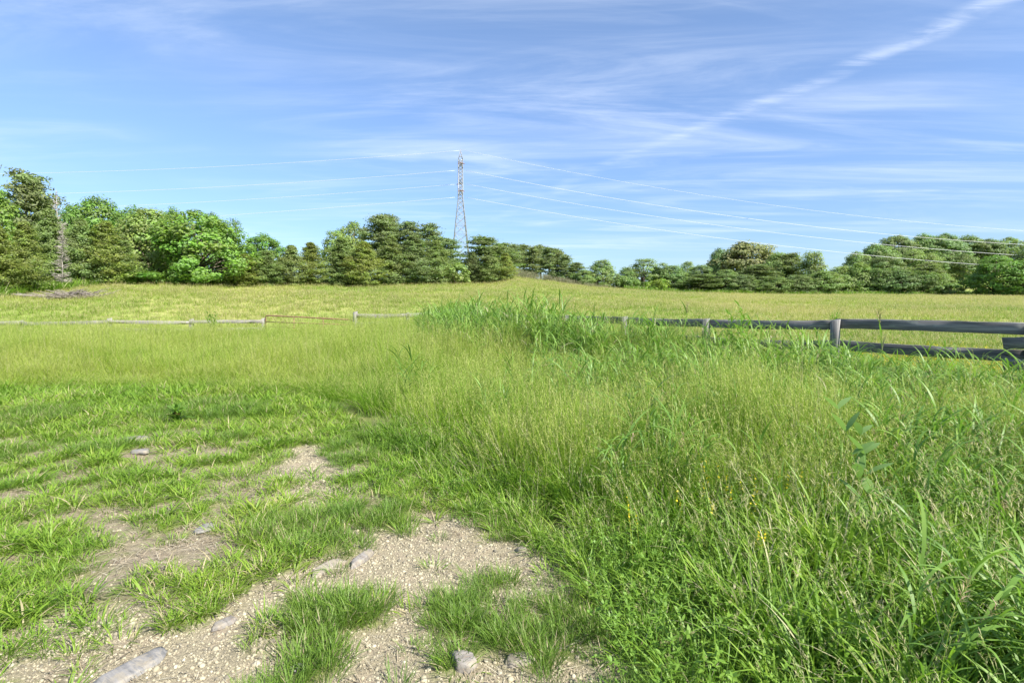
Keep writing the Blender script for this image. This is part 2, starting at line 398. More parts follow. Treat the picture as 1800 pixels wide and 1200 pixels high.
def spikelets(rb_, tips, az, n, ln, w, spread, droop=.8, r=None):
    """seed heads: n little spikelets down the last stretch of every stalk"""
    m_ = len(tips)
    pos_ = []; aa = []
    for k in range(n):
        f = (k + .5) / n
        p = tips[:, -1] * (1 - f) + tips[:, -2] * f
        pos_.append(p); aa.append(az + U(-spread, spread, m_) * 2.5)
    pos_ = np.concatenate(pos_); aa = np.concatenate(aa); q = len(pos_)
    rb_.add(*ribbons(pos_, aa, U(.6, 1.3, q) * ln, U(.2, 1.0, q), U(.3, 1.2, q) * droop, np.full(q, w) * U(.7, 1.3, q), 2, 'leaf', seed=1.0))
def tuft_short():
    b = RB(); n = 40; base, a = disc(n, .085)
    b.add(*ribbons(base, a + U(-.6, .6, n), U(.04, .15, n), U(.15, .8, n), U(.3, 1.5, n), U(.0035, .0075, n), 4)); return b.mesh('short_tuft', M['short'])
def tuft_wide():
    b = RB(); n = 26; base, a = disc(n, .045)
    b.add(*ribbons(base, a + U(-.4, .4, n), U(.07, .2, n), U(.25, .95, n), U(.3, 1.6, n), U(.006, .0115, n), 5)); return b.mesh('wide_tuft', M['short'])
def tuft_fine():
    b = RB(); n = 55; base, a = disc(n, .08)
    b.add(*ribbons(base, a + U(-.9, .9, n), U(.06, .16, n), U(.05, .5, n), U(.2, 1.2, n), U(.0025, .005, n), 4)); return b.mesh('fine_tuft', M['fine'])
def tuft_tall(nst=26, nl=30, h=.78, seedy=1.0):
    b = RB(); base, a = disc(nst, .16); az = a + U(-1.2, 1.2, nst)
    rr = ribbons(base, az, U(.65, 1.15, nst) * h, U(.0, .14, nst), U(.1, .6, nst), U(.0026, .004, nst), 5, 'stem'); b.add(*rr)
    k = int(nst * seedy)
    spikelets(b, rr[4][:k], az[:k], 10, .03, .0038, 1.0)
    base, a = disc(nl, .17)
    b.add(*ribbons(base, a + U(-1, 1, nl), U(.35, .8, nl) * h, U(.05, .3, nl), U(.4, 1.7, nl), U(.004, .008, nl), 5))
    return b.mesh('tall_tuft', M['tall'])
def tuft_lush(h=.42, n=34, wid=1.0, seeds=3):
    b = RB(); base, a = disc(n, .12)
    b.add(*ribbons(base, a + U(-.8, .8, n), U(.45, 1.15, n) * h, U(.05, .45, n), U(.4, 1.8, n), U(.006, .013, n) * wid, 6))
    if seeds:
        base, a = disc(seeds, .1)
        rr = ribbons(base, a, U(1.2, 1.7, seeds) * h, U(0, .2, seeds), U(.2, .7, seeds), np.full(seeds, .004), 5, 'stem'); b.add(*rr)
        spikelets(b, rr[4], a, 14, .035, .0042, 1.2)
    return b.mesh('lush_tuft', M['lush'])
def leafy_clump(h=.25, n=24):
    b = RB(); base, a = disc(n, .12); az = a + U(-1, 1, n)
    rr = ribbons(base, az, U(.5, 1.2, n) * h, U(.1, .7, n), U(-.2, .6, n), np.full(n, .004), 3, 'stem'); b.add(*rr)
    for lv in (1, 2, 3, 3):
        p = rr[4][:, lv]
        for s_ in range(3):
            aa = az + s_ * 2.1 + U(-.6, .6, n)
            b.add(*ribbons(p, aa, U(.01, .034, n), U(.5, 1.6, n), U(0, .8, n), U(.006, .015, n), 2, 'leaf'))
    return b.mesh('leafy_clump', M['leafy'])
def tuft_reed(h=1.35, n=4, seeds=.4):
    b = RB(); base, a = disc(n, .1); az = a + U(-1, 1, n)
    rr = ribbons(base, az, U(.7, 1.05, n) * h, U(0, .15, n), U(.05, .35, n), np.full(n, .009), 6, 'stem'); b.add(*rr)
    for lv in range(1, 7):
        for rep in range(2 if lv > 2 else 1):
            p = rr[4][:, lv] + U(-.04, .04, (n, 1)) * np.array([[0, 0, 1]])
            b.add(*ribbons(p, U(0, 6.28, n), U(.35, .7, n), U(.15, .5, n), U(1.0, 2.3, n), U(.016, .03, n), 7))
    k = int(n * seeds + rng.random())
    if k: spikelets(b, rr[4][:k], az[:k], 22, .07, .006, 1.2)
    return b.mesh('reed_tuft', M['reed'])
def tuft_meadow():
    b = RB(); n = 34; base, a = disc(n, .3)
    b.add(*ribbons(base, a + U(-2, 2, n), U(.1, .26, n), U(.05, .5, n), U(.2, 1.2, n), U(.01, .02, n), 3))
    k = 12; base, a = disc(k, .3); az = U(0, 6.28, k)
    rr = ribbons(base, az, U(.22, .38, k), U(0, .2, k), U(.1, .5, k), np.full(k, .006), 3, 'stem'); b.add(*rr); spikelets(b, rr[4], az, 4, .04, .012, .5)
    return b.mesh('meadow_tuft', M['meadow'])
def tuft_flower():
    b = RB(); n = 18; base, a = disc(n, .25); az = U(0, 6.28, n)
    rr = ribbons(base, az, U(.15, .32, n), U(0, .3, n), U(0, .4, n), np.full(n, .006), 3, 'stem'); b.add(*rr); spikelets(b, rr[4][:4], az[:4], 3, .028, .018, 2.0)
    return b.mesh('flower_tuft', M['flower'])
def tuft_brush():
    b = RB(); n = 26; base, a = disc(n, .5); az = U(0, 6.28, n)
    rr = ribbons(base, az, U(.6, 1.5, n), U(0, .3, n), U(0, .5, n), U(.02, .035, n), 4, 'stem'); b.add(*rr); spikelets(b, rr[4], az, 5, .12, .05, 1.0)
    n = 40; base, a = disc(n, .5)
    b.add(*ribbons(base, a, U(.3, .8, n), U(0, .5, n), U(.3, 1.2, n), U(.015, .03, n), 3)); return b.mesh('brush_tuft', M['brush'])
def pebble():
    bm_v = []; n = 8
    V = []; 
    for i in range(1, 4):
        ph = math.pi * i / 4
        for j in range(6):
            q = 2 * math.pi * j / 6 + (i % 2) * .5; k = random.uniform(.75, 1.15)
            V.append((math.sin(ph) * math.cos(q) * k, math.sin(ph) * math.sin(q) * k * .8, math.cos(ph) * .6 * random.uniform(.8, 1.1)))
    V += [(0, 0, .6), (0, 0, -.6)]
    q4 = [(i * 6 + j, i * 6 + 6 + j, i * 6 + 6 + (j + 1) % 6, i * 6 + (j + 1) % 6) for i in range(2) for j in range(6)]
    t3 = [(18, j, (j + 1) % 6) for j in range(6)] + [(19, 12 + (j + 1) % 6, 12 + j) for j in range(6)]
    return mesh_np('pebble', np.array(V), [np.array(q4), np.array(t3)], None, M['pebble'])

# ------------------------------------------------------------------ scattering (stuff only)
def scatter(name, label, cat, protos, pts, scale, idx=None, tint=None, tilt=.12, zoff=0.0, sz=None, lean=0.0):
    src = bpy.data.collections.new(name + '_sources')
    for i, me in enumerate(protos):
        o = bpy.data.objects.new('%s_source_%03d' % (name, i), me); src.objects.link(o)
    n = len(pts)
    z = HG(pts[:, 0], pts[:, 1]) + zoff
    V = np.stack([pts[:, 0], pts[:, 1], z], -1)
    me = bpy.data.meshes.new(name); me.vertices.add(n); me.vertices.foreach_set('co', V.astype(np.float32).ravel())
    def at(k, typ, v, f):
        a = me.attributes.new(k, typ, 'POINT'); a.data.foreach_set(f, np.asarray(v).ravel())
    at('idx', 'INT', (rng.integers(0, len(protos), n) if idx is None else idx).astype(np.int32), 'value')
    rot = np.stack([U(-tilt, tilt, n), U(-tilt, tilt, n), U(0, 6.283, n)], -1).astype(np.float32)
    at('rot', 'FLOAT_VECTOR', rot, 'vector')
    if lean:                                                        # neighbouring tufts lean the same way, as wind and rain lay them
        lx = (fnoise(pts[:, 0], pts[:, 1], .8, 31) - .5) * lean * 3 ; ly = (fnoise(pts[:, 0], pts[:, 1], .8, 52) - .5) * lean * 3
        for i in range(n):
            rot[i] = (Euler((lx[i] + rot[i, 0], ly[i] + rot[i, 1], 0)).to_matrix() @ Matrix.Rotation(rot[i, 2], 3, 'Z')).to_euler()
    s3 = np.stack([scale, scale, scale if sz is None else sz], -1).astype(np.float32)
    at('scl', 'FLOAT_VECTOR', s3, 'vector')
    at('tint', 'FLOAT', (rng.random(n) if tint is None else tint).astype(np.float32), 'value')
    ng = bpy.data.node_groups.new(name + '_scatter', 'GeometryNodeTree')
    ng.interface.new_socket('Geometry', in_out='INPUT', socket_type='NodeSocketGeometry')
    ng.interface.new_socket('Geometry', in_out='OUTPUT', socket_type='NodeSocketGeometry')
    N, L = ng.nodes, ng.links
    gi = N.new('NodeGroupInput'); go = N.new('NodeGroupOutput')
    ci = N.new('GeometryNodeCollectionInfo'); ci.inputs['Collection'].default_value = src
    ci.inputs['Separate Children'].default_value = True; ci.inputs['Reset Children'].default_value = True
    io = N.new('GeometryNodeInstanceOnPoints'); io.inputs['Pick Instance'].default_value = True
    def na(k, typ):
        a = N.new('GeometryNodeInputNamedAttribute'); a.data_type = typ; a.inputs[0].default_value = k; return a.outputs[0]
    L.new(gi.outputs[0], io.inputs['Points']); L.new(ci.outputs[0], io.inputs['Instance'])
    L.new(na('idx', 'INT'), io.inputs['Instance Index']); L.new(na('scl', 'FLOAT_VECTOR'), io.inputs['Scale'])
    er = N.new('FunctionNodeEulerToRotation'); L.new(na('rot', 'FLOAT_VECTOR'), er.inputs[0]); L.new(er.outputs[0], io.inputs['Rotation'])
    L.new(io.outputs[0], go.inputs[0])
    o = link(name, me); md = o.modifiers.new('scatter', 'NODES'); md.node_group = ng
    tag(o, label, cat, kind='stuff'); print('STUFF', name, n); return o
def field(x0, x1, y0, y1, dens):
    n = int((x1 - x0) * (y1 - y0) * dens); return np.stack([U(x0, x1, n), U(y0, y1, n)], -1)
def inview(p, m=260): return (np.abs(p[:, 0]) < p[:, 1] * (900 + m) / 1000 + .3)
def keep(p, prob): return p[rng.random(len(p)) < prob]

# short turf on the old drive
P = field(-13, 2, 1.6, 11.8, 260); P = P[inview(P)]
x, y = P.T
pr = (1 - bare(x, y)) * (1 - smooth(.0, .35, rb(x, y))) * (1 - smooth(10.3, 11.8, y)) * np.interp(y, [2, 4, 8, 12], [1, .75, .4, .3])
pr = np.maximum(pr, .09 * (y < 9) * (rb(x, y) < 0) * (1 - .8 * gravel(x, y)))
P = keep(P, pr); x, y = P.T
island = np.zeros(len(P))
for c in GRASSY: island = np.maximum(island, 1 - smooth(-.02, .1, caps(x, y, *c)))
island = np.maximum(island, (fnoise(x, y, .9, 44) > .6) * .8)
isf = rng.random(len(P)) < island
sc = U(.7, 1.25, len(P)) * np.interp(y, [2, 5, 9, 12], [.8, 1.0, 1.5, 1.9]) * (.8 + .5 * fnoise(x, y, 1.2, 30))
S1 = [tuft_short() for _ in range(10)] + [tuft_wide() for _ in range(8)]
idx = np.where(rng.random(len(P)) < .78, rng.integers(0, 10, len(P)), rng.integers(10, 18, len(P)))
scatter('turf_grass', 'short bright green clumps of grass over the old gravel drive', 'grass', S1, P[~isf], sc[~isf], idx[~isf], sz=sc[~isf] * .78)
scatter('fine_grass', 'fine dark green grass tufts in patches on the gravel', 'grass', [tuft_fine() for _ in range(8)], P[isf], sc[isf] * .95, sz=sc[isf] * .8)
# lush mixed edge and bottom right
P = field(-4, 9, 1.2, 7.5, 125); P = P[inview(P)]; x, y = P.T
r_ = rb(x, y); intall = smooth(-.3, .5, y - frt(x))
P = keep(P, smooth(-.05, .25, r_) * (1 - intall * .75)); x, y = P.T
hh = np.interp(rb(x, y), [0, .3, .8, 1.6], [.3, .5, .85, 1.1]) * U(.75, 1.25, len(P)) * (.7 + .6 * fnoise(x, y, .9, 8))
LU = [tuft_lush(.42, 30, 1.0, s) for s in (0, 2, 3, 0, 4, 1)] + [tuft_lush(.5, 26, 1.6, 0) for _ in range(4)]
wsc = np.clip(hh * 1.0, .55, 1.15)
scatter('lush_grass', 'lush mid-height green grass along the right edge of the gravel', 'grass', LU, P, wsc, sz=hh, tilt=.2, lean=.35)
P = field(-4, 9, 1.2, 7.0, 24); P = P[inview(P)]; x, y = P.T
P = keep(P, smooth(-.12, .15, rb(x, y)) * (.1 + .9 * smooth(.5, .6, fnoise(x, y, 1.1, 71))) * (1 - .6 * smooth(-.2, .4, y - frt(x)))); x, y = P.T
LC = [leafy_clump(.22), leafy_clump(.28), leafy_clump(.35, 18), leafy_clump(.25, 28), leafy_clump(.3), leafy_clump(.18, 30)]
P2 = field(-8, 0, 2.2, 9.5, 5); x2, y2 = P2.T
P2 = P2[(rng.random(len(P2)) < (1 - bare(x2, y2)) * smooth(.52, .6, fnoise(x2, y2, .9, 15)) * (rb(x2, y2) < 0))]
PP = np.concatenate([P, P2])
scatter('leafy_weeds', 'low leafy clover and vetch among the grass by the gravel', 'weeds', LC, PP, np.concatenate([U(.7, 1.3, len(P)), U(.35, .6, len(P2))]), tilt=.2)
# tall hay grass
P = field(-30, 12, 3.2, 31, 34); P = P[inview(P, 200)]; x, y = P.T
ok = (fence_d(x, y) > .15) & (back_line(x, y) > .3)
near_r = smooth(2.2, 5, x) * (1 - smooth(7, 11, y))
pr = smooth(-.45, .4, y - frt(x) + (fnoise(x, y, 1.3, 2) - .5) * 1.2) * ok * np.interp(y, [3, 8, 14, 30], [1, .85, .6, .5])
P = keep(P, pr); x, y = P.T
d = y - frt(x)
hh = np.interp(d, [-.5, .3, 1.5], [.55, .85, 1.0]) * U(.8, 1.2, len(P)) * (.45 + 1.05 * fnoise(x, y, .7, 4)) * np.where(rng.random(len(P)) < .04, 1.3, 1)
hh = hh * np.where(x < -2.5, np.interp(d, [0, 1.5, 4, 8, 14], [.4, .55, .8, 1.0, 1.0]), 1.0)

TL = [tuft_tall() for _ in range(10)] + [tuft_tall(30, 14, .85, 1.0) for _ in range(4)] + [tuft_tall(8, 46, .8, .6) for _ in range(5)]
tn = np.clip(.35 + 1.5 * (fnoise(x, y, .28, 77) - .45) + U(-.2, .2, len(P)) + .25 * smooth(12, 20, y) + .9 * smooth(-1, -6, x) * smooth(10, 14, y), 0, 1)
hh = hh * (1 + .28 * smooth(6.5, 3, fence_d(x, y)) * smooth(9, 13, y) * (x > -6))
hh = hh * (1 - .25 * smooth(3.2, 5, x) * (1 - smooth(9.5, 11.5, y)) * smooth(3.5, 1.5, fence_d(x, y)))
hh = hh * (1 + np.where((x < -6) & (x > -12.5), .0, .15) * smooth(-3, -5, x) * smooth(13, 18, y))
scatter('tall_grass', 'tall yellow-green hay grass gone to seed in front of the fences', 'grass', TL, P, np.interp(y, [3, 10, 25], [1.0, 1.15, 1.5]), sz=hh, tint=tn, tilt=.15, lean=.45)
# broad-leaved cane grass along the right-hand fence
P = field(-7, 11, 5.5, 30, 16); P = P[inview(P, 200)]; x, y = P.T
fd = fence_d(x, y)
wmax = np.interp(y, [6, 9, 12, 16, 22], [3.0, 3.4, 3.6, 3.8, 3.4])
pr = (fd > .1) * (1 - smooth(.35, 1.25, fd / wmax + (fnoise(x, y, .9, 90) - .5) * .9)) * (back_line(x, y) > .5) * np.interp(y, [6, 8.5, 10, 22, 25], [.6, .8, .9, .9, .75])
P = keep(P, pr); x, y = P.T
top = np.interp(x / y * 1000 + 900, [600, 690, 760, 860, 960, 1000, 1100, 1300, 1430, 1540, 1800], [.7, .95, 1.4, 1.56, 1.53, 1.27, 1.2, 1.18, 1.02, .78, .72])
hh = top / 1.32 * (1 - .3 * smooth(.4, 1.2, np.abs(fence_d(x, y)) / np.interp(y, [6, 9, 12, 16, 22], [3.0, 3.4, 3.6, 3.8, 3.4]))) * U(.6, 1.12, len(P)) * (.85 + .3 * fnoise(x, y, .8, 13))
RE = [tuft_reed(1.35, 4, .25) for _ in range(8)] + [tuft_reed(1.3, 5, .0) for _ in range(4)]
scatter('cane_grass', 'tall broad-leaved arching green grass growing against the right-hand fence', 'grass', RE, P, np.clip(hh, .75, 1.2), sz=hh, tilt=.14, lean=.25)
P = field(-2, 9, 2.0, 10, 28); P = P[inview(P)]; x, y = P.T
P = keep(P, smooth(.5, 1.2, rb(x, y)) * (fence_d(x, y) > .1) * np.interp(x / y, [-.1, .15, .4, .9], [.05, .3, .8, 1]) * (.25 + .75 * smooth(.42, .6, fnoise(x, y, .8, 61))) * (caps(x, y, 2.2, 3.4, 1.7, 2.7, .35) > 0)); x, y = P.T
hh = U(.5, .8, len(P)) * np.interp(y, [2, 5, 9], [.75, .95, 1.1])
scatter('broad_grass', 'loose broad-bladed green grass mixed through the hay at the right', 'grass', [tuft_reed(1.1, 4, s_) for s_ in (0, .5, .3, 0, .5)] + [tuft_lush(.75, 34, 1.5, 2) for _ in range(3)], P, np.clip(hh, .5, .9), sz=hh, tilt=.25)
# meadow beyond the fences
def meadow_pts():
    out_ = []
    for (y0, y1, dn) in ((9, 16, 9), (16, 30, 7), (30, 55, 3.2), (55, 90, 1.6), (90, 122, 1.0)):
        p = field(-y1 * 1.05, y1 * 1.15, y0, y1, dn); p = p[inview(p, 150)]; x, y = p.T
        fd = fence_d(x, y); u_ = x / y
        far = y < np.interp(u_, CR[:, 0], CR[:, 2]) + 1.5
        beyond = np.where(x < -3.0, back_line(x, y) < -.1, fd < -.1)
        out_.append(p[far & beyond])
    return np.concatenate(out_)
P = meadow_pts(); x, y = P.T
sc = np.interp(y, [9, 20, 40, 80, 120], [.8, 1.0, 1.4, 2.0, 2.6]) * U(.7, 1.2, len(P))
tn = np.clip(.3 + 3.4 * (fnoise(x, y, .06, 21) - .5) + .35 * smooth(.1, -.3, x / y) * smooth(28, 45, y), 0, 1)
MT = [tuft_meadow() for _ in range(8)]
scatter('meadow_grass', 'short meadow grass with pale seed heads beyond the fences', 'meadow', MT, P, sc, sz=np.minimum(sc, 1.5) * U(.6, 1.1, len(P)), tint=tn)
P = field(7, 22, 11, 22, 16); x, y = P.T
P = P[(np.abs(x / y * 1000 - 720) < 190) & (fence_d(x, y) < -.5) & (rng.random(len(P)) < 1 - smooth(.4, 1.0, np.hypot((x - 11.5) / 5.5, (y - 16) / 4.5) + .5 * (fnoise(x, y, .6) - .5)))]
scatter('yellow_flowers', 'patch of yellow wildflowers in the meadow behind the right fence', 'flowers', [tuft_flower() for _ in range(5)], P, U(.8, 1.3, len(P)))
P = np.concatenate([np.stack([rng.normal(cx, .22, n_), rng.normal(cy, .18, n_)], -1) for cx, cy, n_ in ((1.55, 3.8, 5), (1.85, 4.0, 4), (1.2, 3.3, 2), (3.2, 3.9, 2))])
def buttercup():
    b = RB(); n = 3; base, a = disc(n, .08)
    rr = ribbons(base, a, U(.4, .55, n), U(0, .2, n), U(0, .4, n), np.full(n, .004), 4, 'stem'); b.add(*rr); spikelets(b, rr[4], a, 5, .018, .014, 2.5)
    return b.mesh('buttercup', M['flower'])
scatter('small_yellow_flowers', 'scattered tiny yellow flowers in the lush grass at lower right', 'flowers', [buttercup() for _ in range(3)], P, U(.9, 1.15, len(P)))
# dry brush on the skyline
P = field(-1, 22, 95, 119, 2.2); x, y = P.T; u_ = x / y
P = P[(u_ > .005) & (u_ < .17) & (np.abs(y - np.interp(u_, CR[:, 0], CR[:, 2])) < 1.6 )]
scatter('dry_brush', 'line of dry brown weeds on the crest below the pines', 'weeds', [tuft_brush() for _ in range(4)], P, U(.7, 1.3, len(P)) * np.interp(P[:, 0] / P[:, 1], [0, .1, .16], [1.1, .8, .5]))
# rank weeds at the foot of the trees
us = U(-1.1, 1.15, 4200); zc = np.interp(us, CR[:, 0], CR[:, 2]); yy = zc + U(-1.5, 2.5, 4200)
P = np.stack([us * yy, yy], -1); P = P[(us < -.02) | (us > .2)]
scatter('hedge_weeds', 'rank green weeds along the foot of the trees', 'weeds', [tuft_lush(.8, 30, 4.0, 0) for _ in range(4)], P, U(.8, 1.6, len(P)))
# dead thatch lying on the bare soil
def thatch():
    b = RB(); n = 26; base, a = disc(n, .09); base[:, 2] = U(.002, .012, n)
    b.add(*ribbons(base, U(0, 6.28, n), U(.03, .1, n), U(1.35, 1.6, n), U(-.1, .25, n), U(.002, .004, n), 3)); return b.mesh('thatch', M['thatch'])
M['thatch'] = grass_mat('dead_thatch', [(.2, .15, .1), (.34, .28, .19), (.46, .4, .27)], (.5, .45, .33), (.4, .3, .2), .2, .1)
P = field(-8, 1, 1.6, 9, 60); P = P[inview(P)]; x, y = P.T
P = keep(P, bare(x, y) * (1 - .85 * gravel(x, y)) + .2 * (rb(x, y) < 0))
scatter('thatch', 'dead brown grass litter lying on the bare soil between the clumps', 'thatch', [thatch() for _ in range(6)], P, U(.8, 1.4, len(P)))
# gravel
P = field(-5, 1, 1.6, 7, 8000); P = P[inview(P)]; x, y = P.T
P = keep(P, bare(x, y) * (.12 + .88 * gravel(x, y)) * np.interp(y, [2, 4, 7], [1, .55, .3])); n = len(P)
ps = np.exp(rng.normal(math.log(.0038), .55, n)) * np.interp(P[:, 1], [2, 4, 7], [1, 1.3, 1.6])
scatter('gravel', 'loose tan and grey gravel on the bare drive', 'gravel', [pebble() for _ in range(6)], P, np.minimum(ps, .02), tilt=.5, zoff=.001)

# ------------------------------------------------------------------ fences and gate
def board(p, q, w, h, parent, mat, name='rail', sag=0.0):
    """one board, with grain running along it"""
    p = Vector(p); q = Vector(q); ln = (q - p).length
    mb = MB(); mb.beam(p, q, w, h, jit=.007, nseg=12, bevel=.004)
    me = mb.mesh(name, mat)
    co = np.concatenate(mb.V); d = np.array((q - p).normalized()); o = np.array(p)
    if ln > 1:                                                      # old boards sag and twist a little
        tt = ((co - o) @ d) / ln; sg = random.uniform(-.012, .035); bow = random.uniform(-.02, .02)
        for v, t__ in zip(me.vertices, tt): v.co.z -= sg * 4 * t__ * (1 - t__); v.co.y += bow * 4 * t__ * (1 - t__)
    s = (co - o) @ d; up = np.array((0, 0, 1.)); sd = np.cross(d, up)
    g = np.stack([s + random.uniform(0, 50), (co - o) @ up, (co - o) @ sd], -1)
    a = me.attributes.new('grain', 'FLOAT_VECTOR', 'POINT'); a.data.foreach_set('vector', g.astype(np.float32).ravel())
    return link(name, me, parent)
def post(base, h, w, parent, mat, lean=(0, 0), turn=0.0):
    b = Vector(base); t_ = b + Vector((lean[0], lean[1], h))
    return board(b - Vector((0, 0, .3)), t_, w, w * .95, parent, mat, 'post')
def postm(base, h, w, parent, mat, lean=(0, 0), face=Vector((1, 0, 0))):
    b = Vector(base); t_ = b + Vector((lean[0], lean[1], h)); p = b - Vector((0, 0, .3))
    mb = MB(); mb.beam(p, t_, w, w, jit=.004, nseg=5, bevel=.012, up=face)
    me = mb.mesh('post', mat); co = np.concatenate(mb.V) - np.array(p)
    # slanting, weathered top
    g = np.stack([co[:, 2] + random.uniform(0, 50), co[:, 0], co[:, 1]], -1)
    a = me.attributes.new('grain', 'FLOAT_VECTOR', 'POINT'); a.data.foreach_set('vector', g.astype(np.float32).ravel())
    n = len(me.vertices)
    for v in me.vertices[n - 8:]: v.co.z += (v.co.x - t_.x) * .25
    return link('post', me, parent)
fen = empty('board_fence', (FP[1][0], FP[1][1], 0), 0, 'dark weathered four-rail board fence running from the right edge back to the gate', 'fence')
def L3(p, z): return Vector((p[0] - FP[1][0], p[1] - FP[1][1], z))
def gz(p): return float(H(p[0], p[1]))
FH = [1.345, 0.975, .61, .25]
for i, p in enumerate(FP):
    nxt = FP[min(i + 1, len(FP) - 1)]; prv = FP[max(i - 1, 0)]
    fd_ = Vector((nxt[0] - prv[0], nxt[1] - prv[1], 0)).normalized()
    tall = 1.5 if i == len(FP) - 1 else 1.425
    postm(L3(p, gz(p)), tall + random.uniform(-.015, .02), .15 if i in (len(FP) - 1, 1) else .125, fen, M['post'] if i >= 10 else M['wood'], (random.uniform(-.03, .03), random.uniform(-.03, .03)), fd_)  # posts: sunlit tone from the corner on, shade tone along the right run
for i in range(len(FP) - 1):
    a, b_ = FP[i], FP[i + 1]
    d_ = Vector((b_[0] - a[0], b_[1] - a[1], 0)).normalized(); nrm = Vector((-d_.y, d_.x, 0))
    if nrm.y > 0: nrm = -nrm
    off = nrm * -.085 if i not in (0,) else nrm * .085
    if i >= 10: off = nrm * .085
    for k, hz in enumerate(FH):
        if i == len(FP) - 2 and k >= 2: continue
        pa = L3(a, gz(a) + hz + random.uniform(-.015, .015)) + off; pb = L3(b_, gz(b_) + hz + random.uniform(-.015, .015)) + off
        if i == 0: pa.z -= .0; pb.z += (-.17, -.12, -.1, -.05)[k]; pb += (pb - pa).normalized() * .3
        else: pb -= (pb - pa).normalized() * .004
        if i == len(FP) - 2 and k == 1: pa = pa.lerp(pb, .42)      # broken second rail beside the gate
        board(pa, pb, .03, .165, fen, M['pale'] if i >= 10 else M['wood'])  # rails change from shade-darkened to sunlit colour at the corner
lf = empty('board_fence', (*LFP[0], 0), 0, 'low pale grey board fence left of the red gate, half sunk in tall grass', 'fence')
def L4(p, z): return Vector((p[0] - LFP[0][0], p[1] - LFP[0][1], z))
for i, p in enumerate(LFP):
    nxt = LFP[min(i + 1, len(LFP) - 1)]; prv = LFP[max(i - 1, 0)]
    postm(L4(p, gz(p)), 1.24 + random.uniform(-.05, .05), .17, lf, M['post'], (random.uniform(-.05, .05), 0), Vector((nxt[0] - prv[0], nxt[1] - prv[1], 0)).normalized())
for a, b_ in zip(LFP[:-1], LFP[1:]):
    for hz in (1.1, .74, .38):
        board(L4(a, gz(a) + hz + random.uniform(-.03, .03)) + Vector((0, -.11, 0)), L4(b_, gz(b_) + hz + random.uniform(-.03, .03)) + Vector((0, -.11, 0)), .04, .15, lf, M['pale'])
# tubular gate
ga = Vector((*onpx(467, 26.2), 0)); gb = Vector((*onpx(620, 24.1), 0)); za, zb = gz(ga), gz(gb)
gt = empty('farm_gate', ga, 0, 'rusty red tubular farm gate between the two board fences', 'gate')
gd = gb - ga
def gp(f, z): return gd * f + Vector((0, 0, za * (1 - f) + zb * f + z))
mb = MB(); mb.tube([gp(0, .2), gp(0, 1.3), gp(.006, 1.36), gp(.02, 1.39), gp(.5, 1.285), gp(.985, 1.17), gp(1, 1.12), gp(1, .12), gp(.98, .1), gp(.5, .15), gp(.02, .18), gp(0, .22)], .026, 8); mb.build('frame', M['gate'], gt, sm=True)
for hz in (1.1, .88, .64, .4):
    mb = MB(); mb.tube([gp(0, hz), gp(1, hz - .14)], .02, 8); mb.build('bar', M['gate'], gt, sm=True)
for f in (.345, .68):
    mb = MB(); mb.beam(gp(f, .16), gp(f, 1.38 - .22 * f), .05, .02, up=Vector((1, 0, 0))); mb.build('brace', M['gate'], gt)

# ------------------------------------------------------------------ pylon and wires
TZ = 140; TP = G(809.5, TZ); TP.z -= .1
def ty(py): return EYE + (540 - py) / 1000 * TZ - TP.z              # height above the pylon's foot
pyl = empty('pylon', TP, R(8), 'tall grey steel lattice pylon rising above the middle trees', 'pylon')
hw = lambda z: np.interp(z, [0, ty(348), ty(282), ty(262)], [3.0, .56, .52, .03])
zt = ty(282)
for sx, sy in ((-1, -1), (1, -1), (1, 1), (-1, 1)):
    mb = MB(); zz = [-.5, ty(348), zt]
    mb.tube([(sx * hw(z), sy * hw(z), z) for z in zz], [.13, .1, .08], 4); mb.build('leg', M['steel'], pyl)
mb = MB()
zs = [0]
while zs[-1] < zt - .5: zs.append(zs[-1] + max(.9, hw(zs[-1]) * 1.55))
zs[-1] = zt
for a, b_ in zip(zs[:-1], zs[1:]):
    for k in range(4):
        c4 = [(-1, -1), (1, -1), (1, 1), (-1, 1)]; p = c4[k]; q = c4[(k + 1) % 4]
        ha, hb = hw(a), hw(b_)
        mb.tube([(p[0] * ha, p[1] * ha, a), (q[0] * hb, q[1] * hb, b_)], .05, 4, cap=False)
        mb.tube([(q[0] * ha, q[1] * ha, a), (p[0] * hb, p[1] * hb, b_)], .05, 4, cap=False)
        if hb > 1.2: mb.tube([(p[0] * hb, p[1] * hb, b_), (q[0] * hb, q[1] * hb, b_)], .05, 4, cap=False)
mb.build('bracing', M['steel'], pyl)
mb = MB()
for sx, sy in ((-1, -1), (1, -1), (1, 1), (-1, 1)): mb.tube([(sx * hw(zt), sy * hw(zt), zt), (0, 0, ty(262))], [.09, .06], 4)
for f in (.0, .35, .65):
    h_ = hw(zt) * (1 - f); z_ = zt + (ty(262) - zt) * f
    for k in range(4):
        c4 = [(-1, -1), (1, -1), (1, 1), (-1, 1)]; p = c4[k]; q = c4[(k + 1) % 4]; mb.tube([(p[0]*h_, p[1]*h_, z_), (q[0]*h_, q[1]*h_, z_)], .06, 4)
mb.build('peak', M['steel'], pyl)
ARM = [(300, -1), (324.5, 1), (347, -1)]
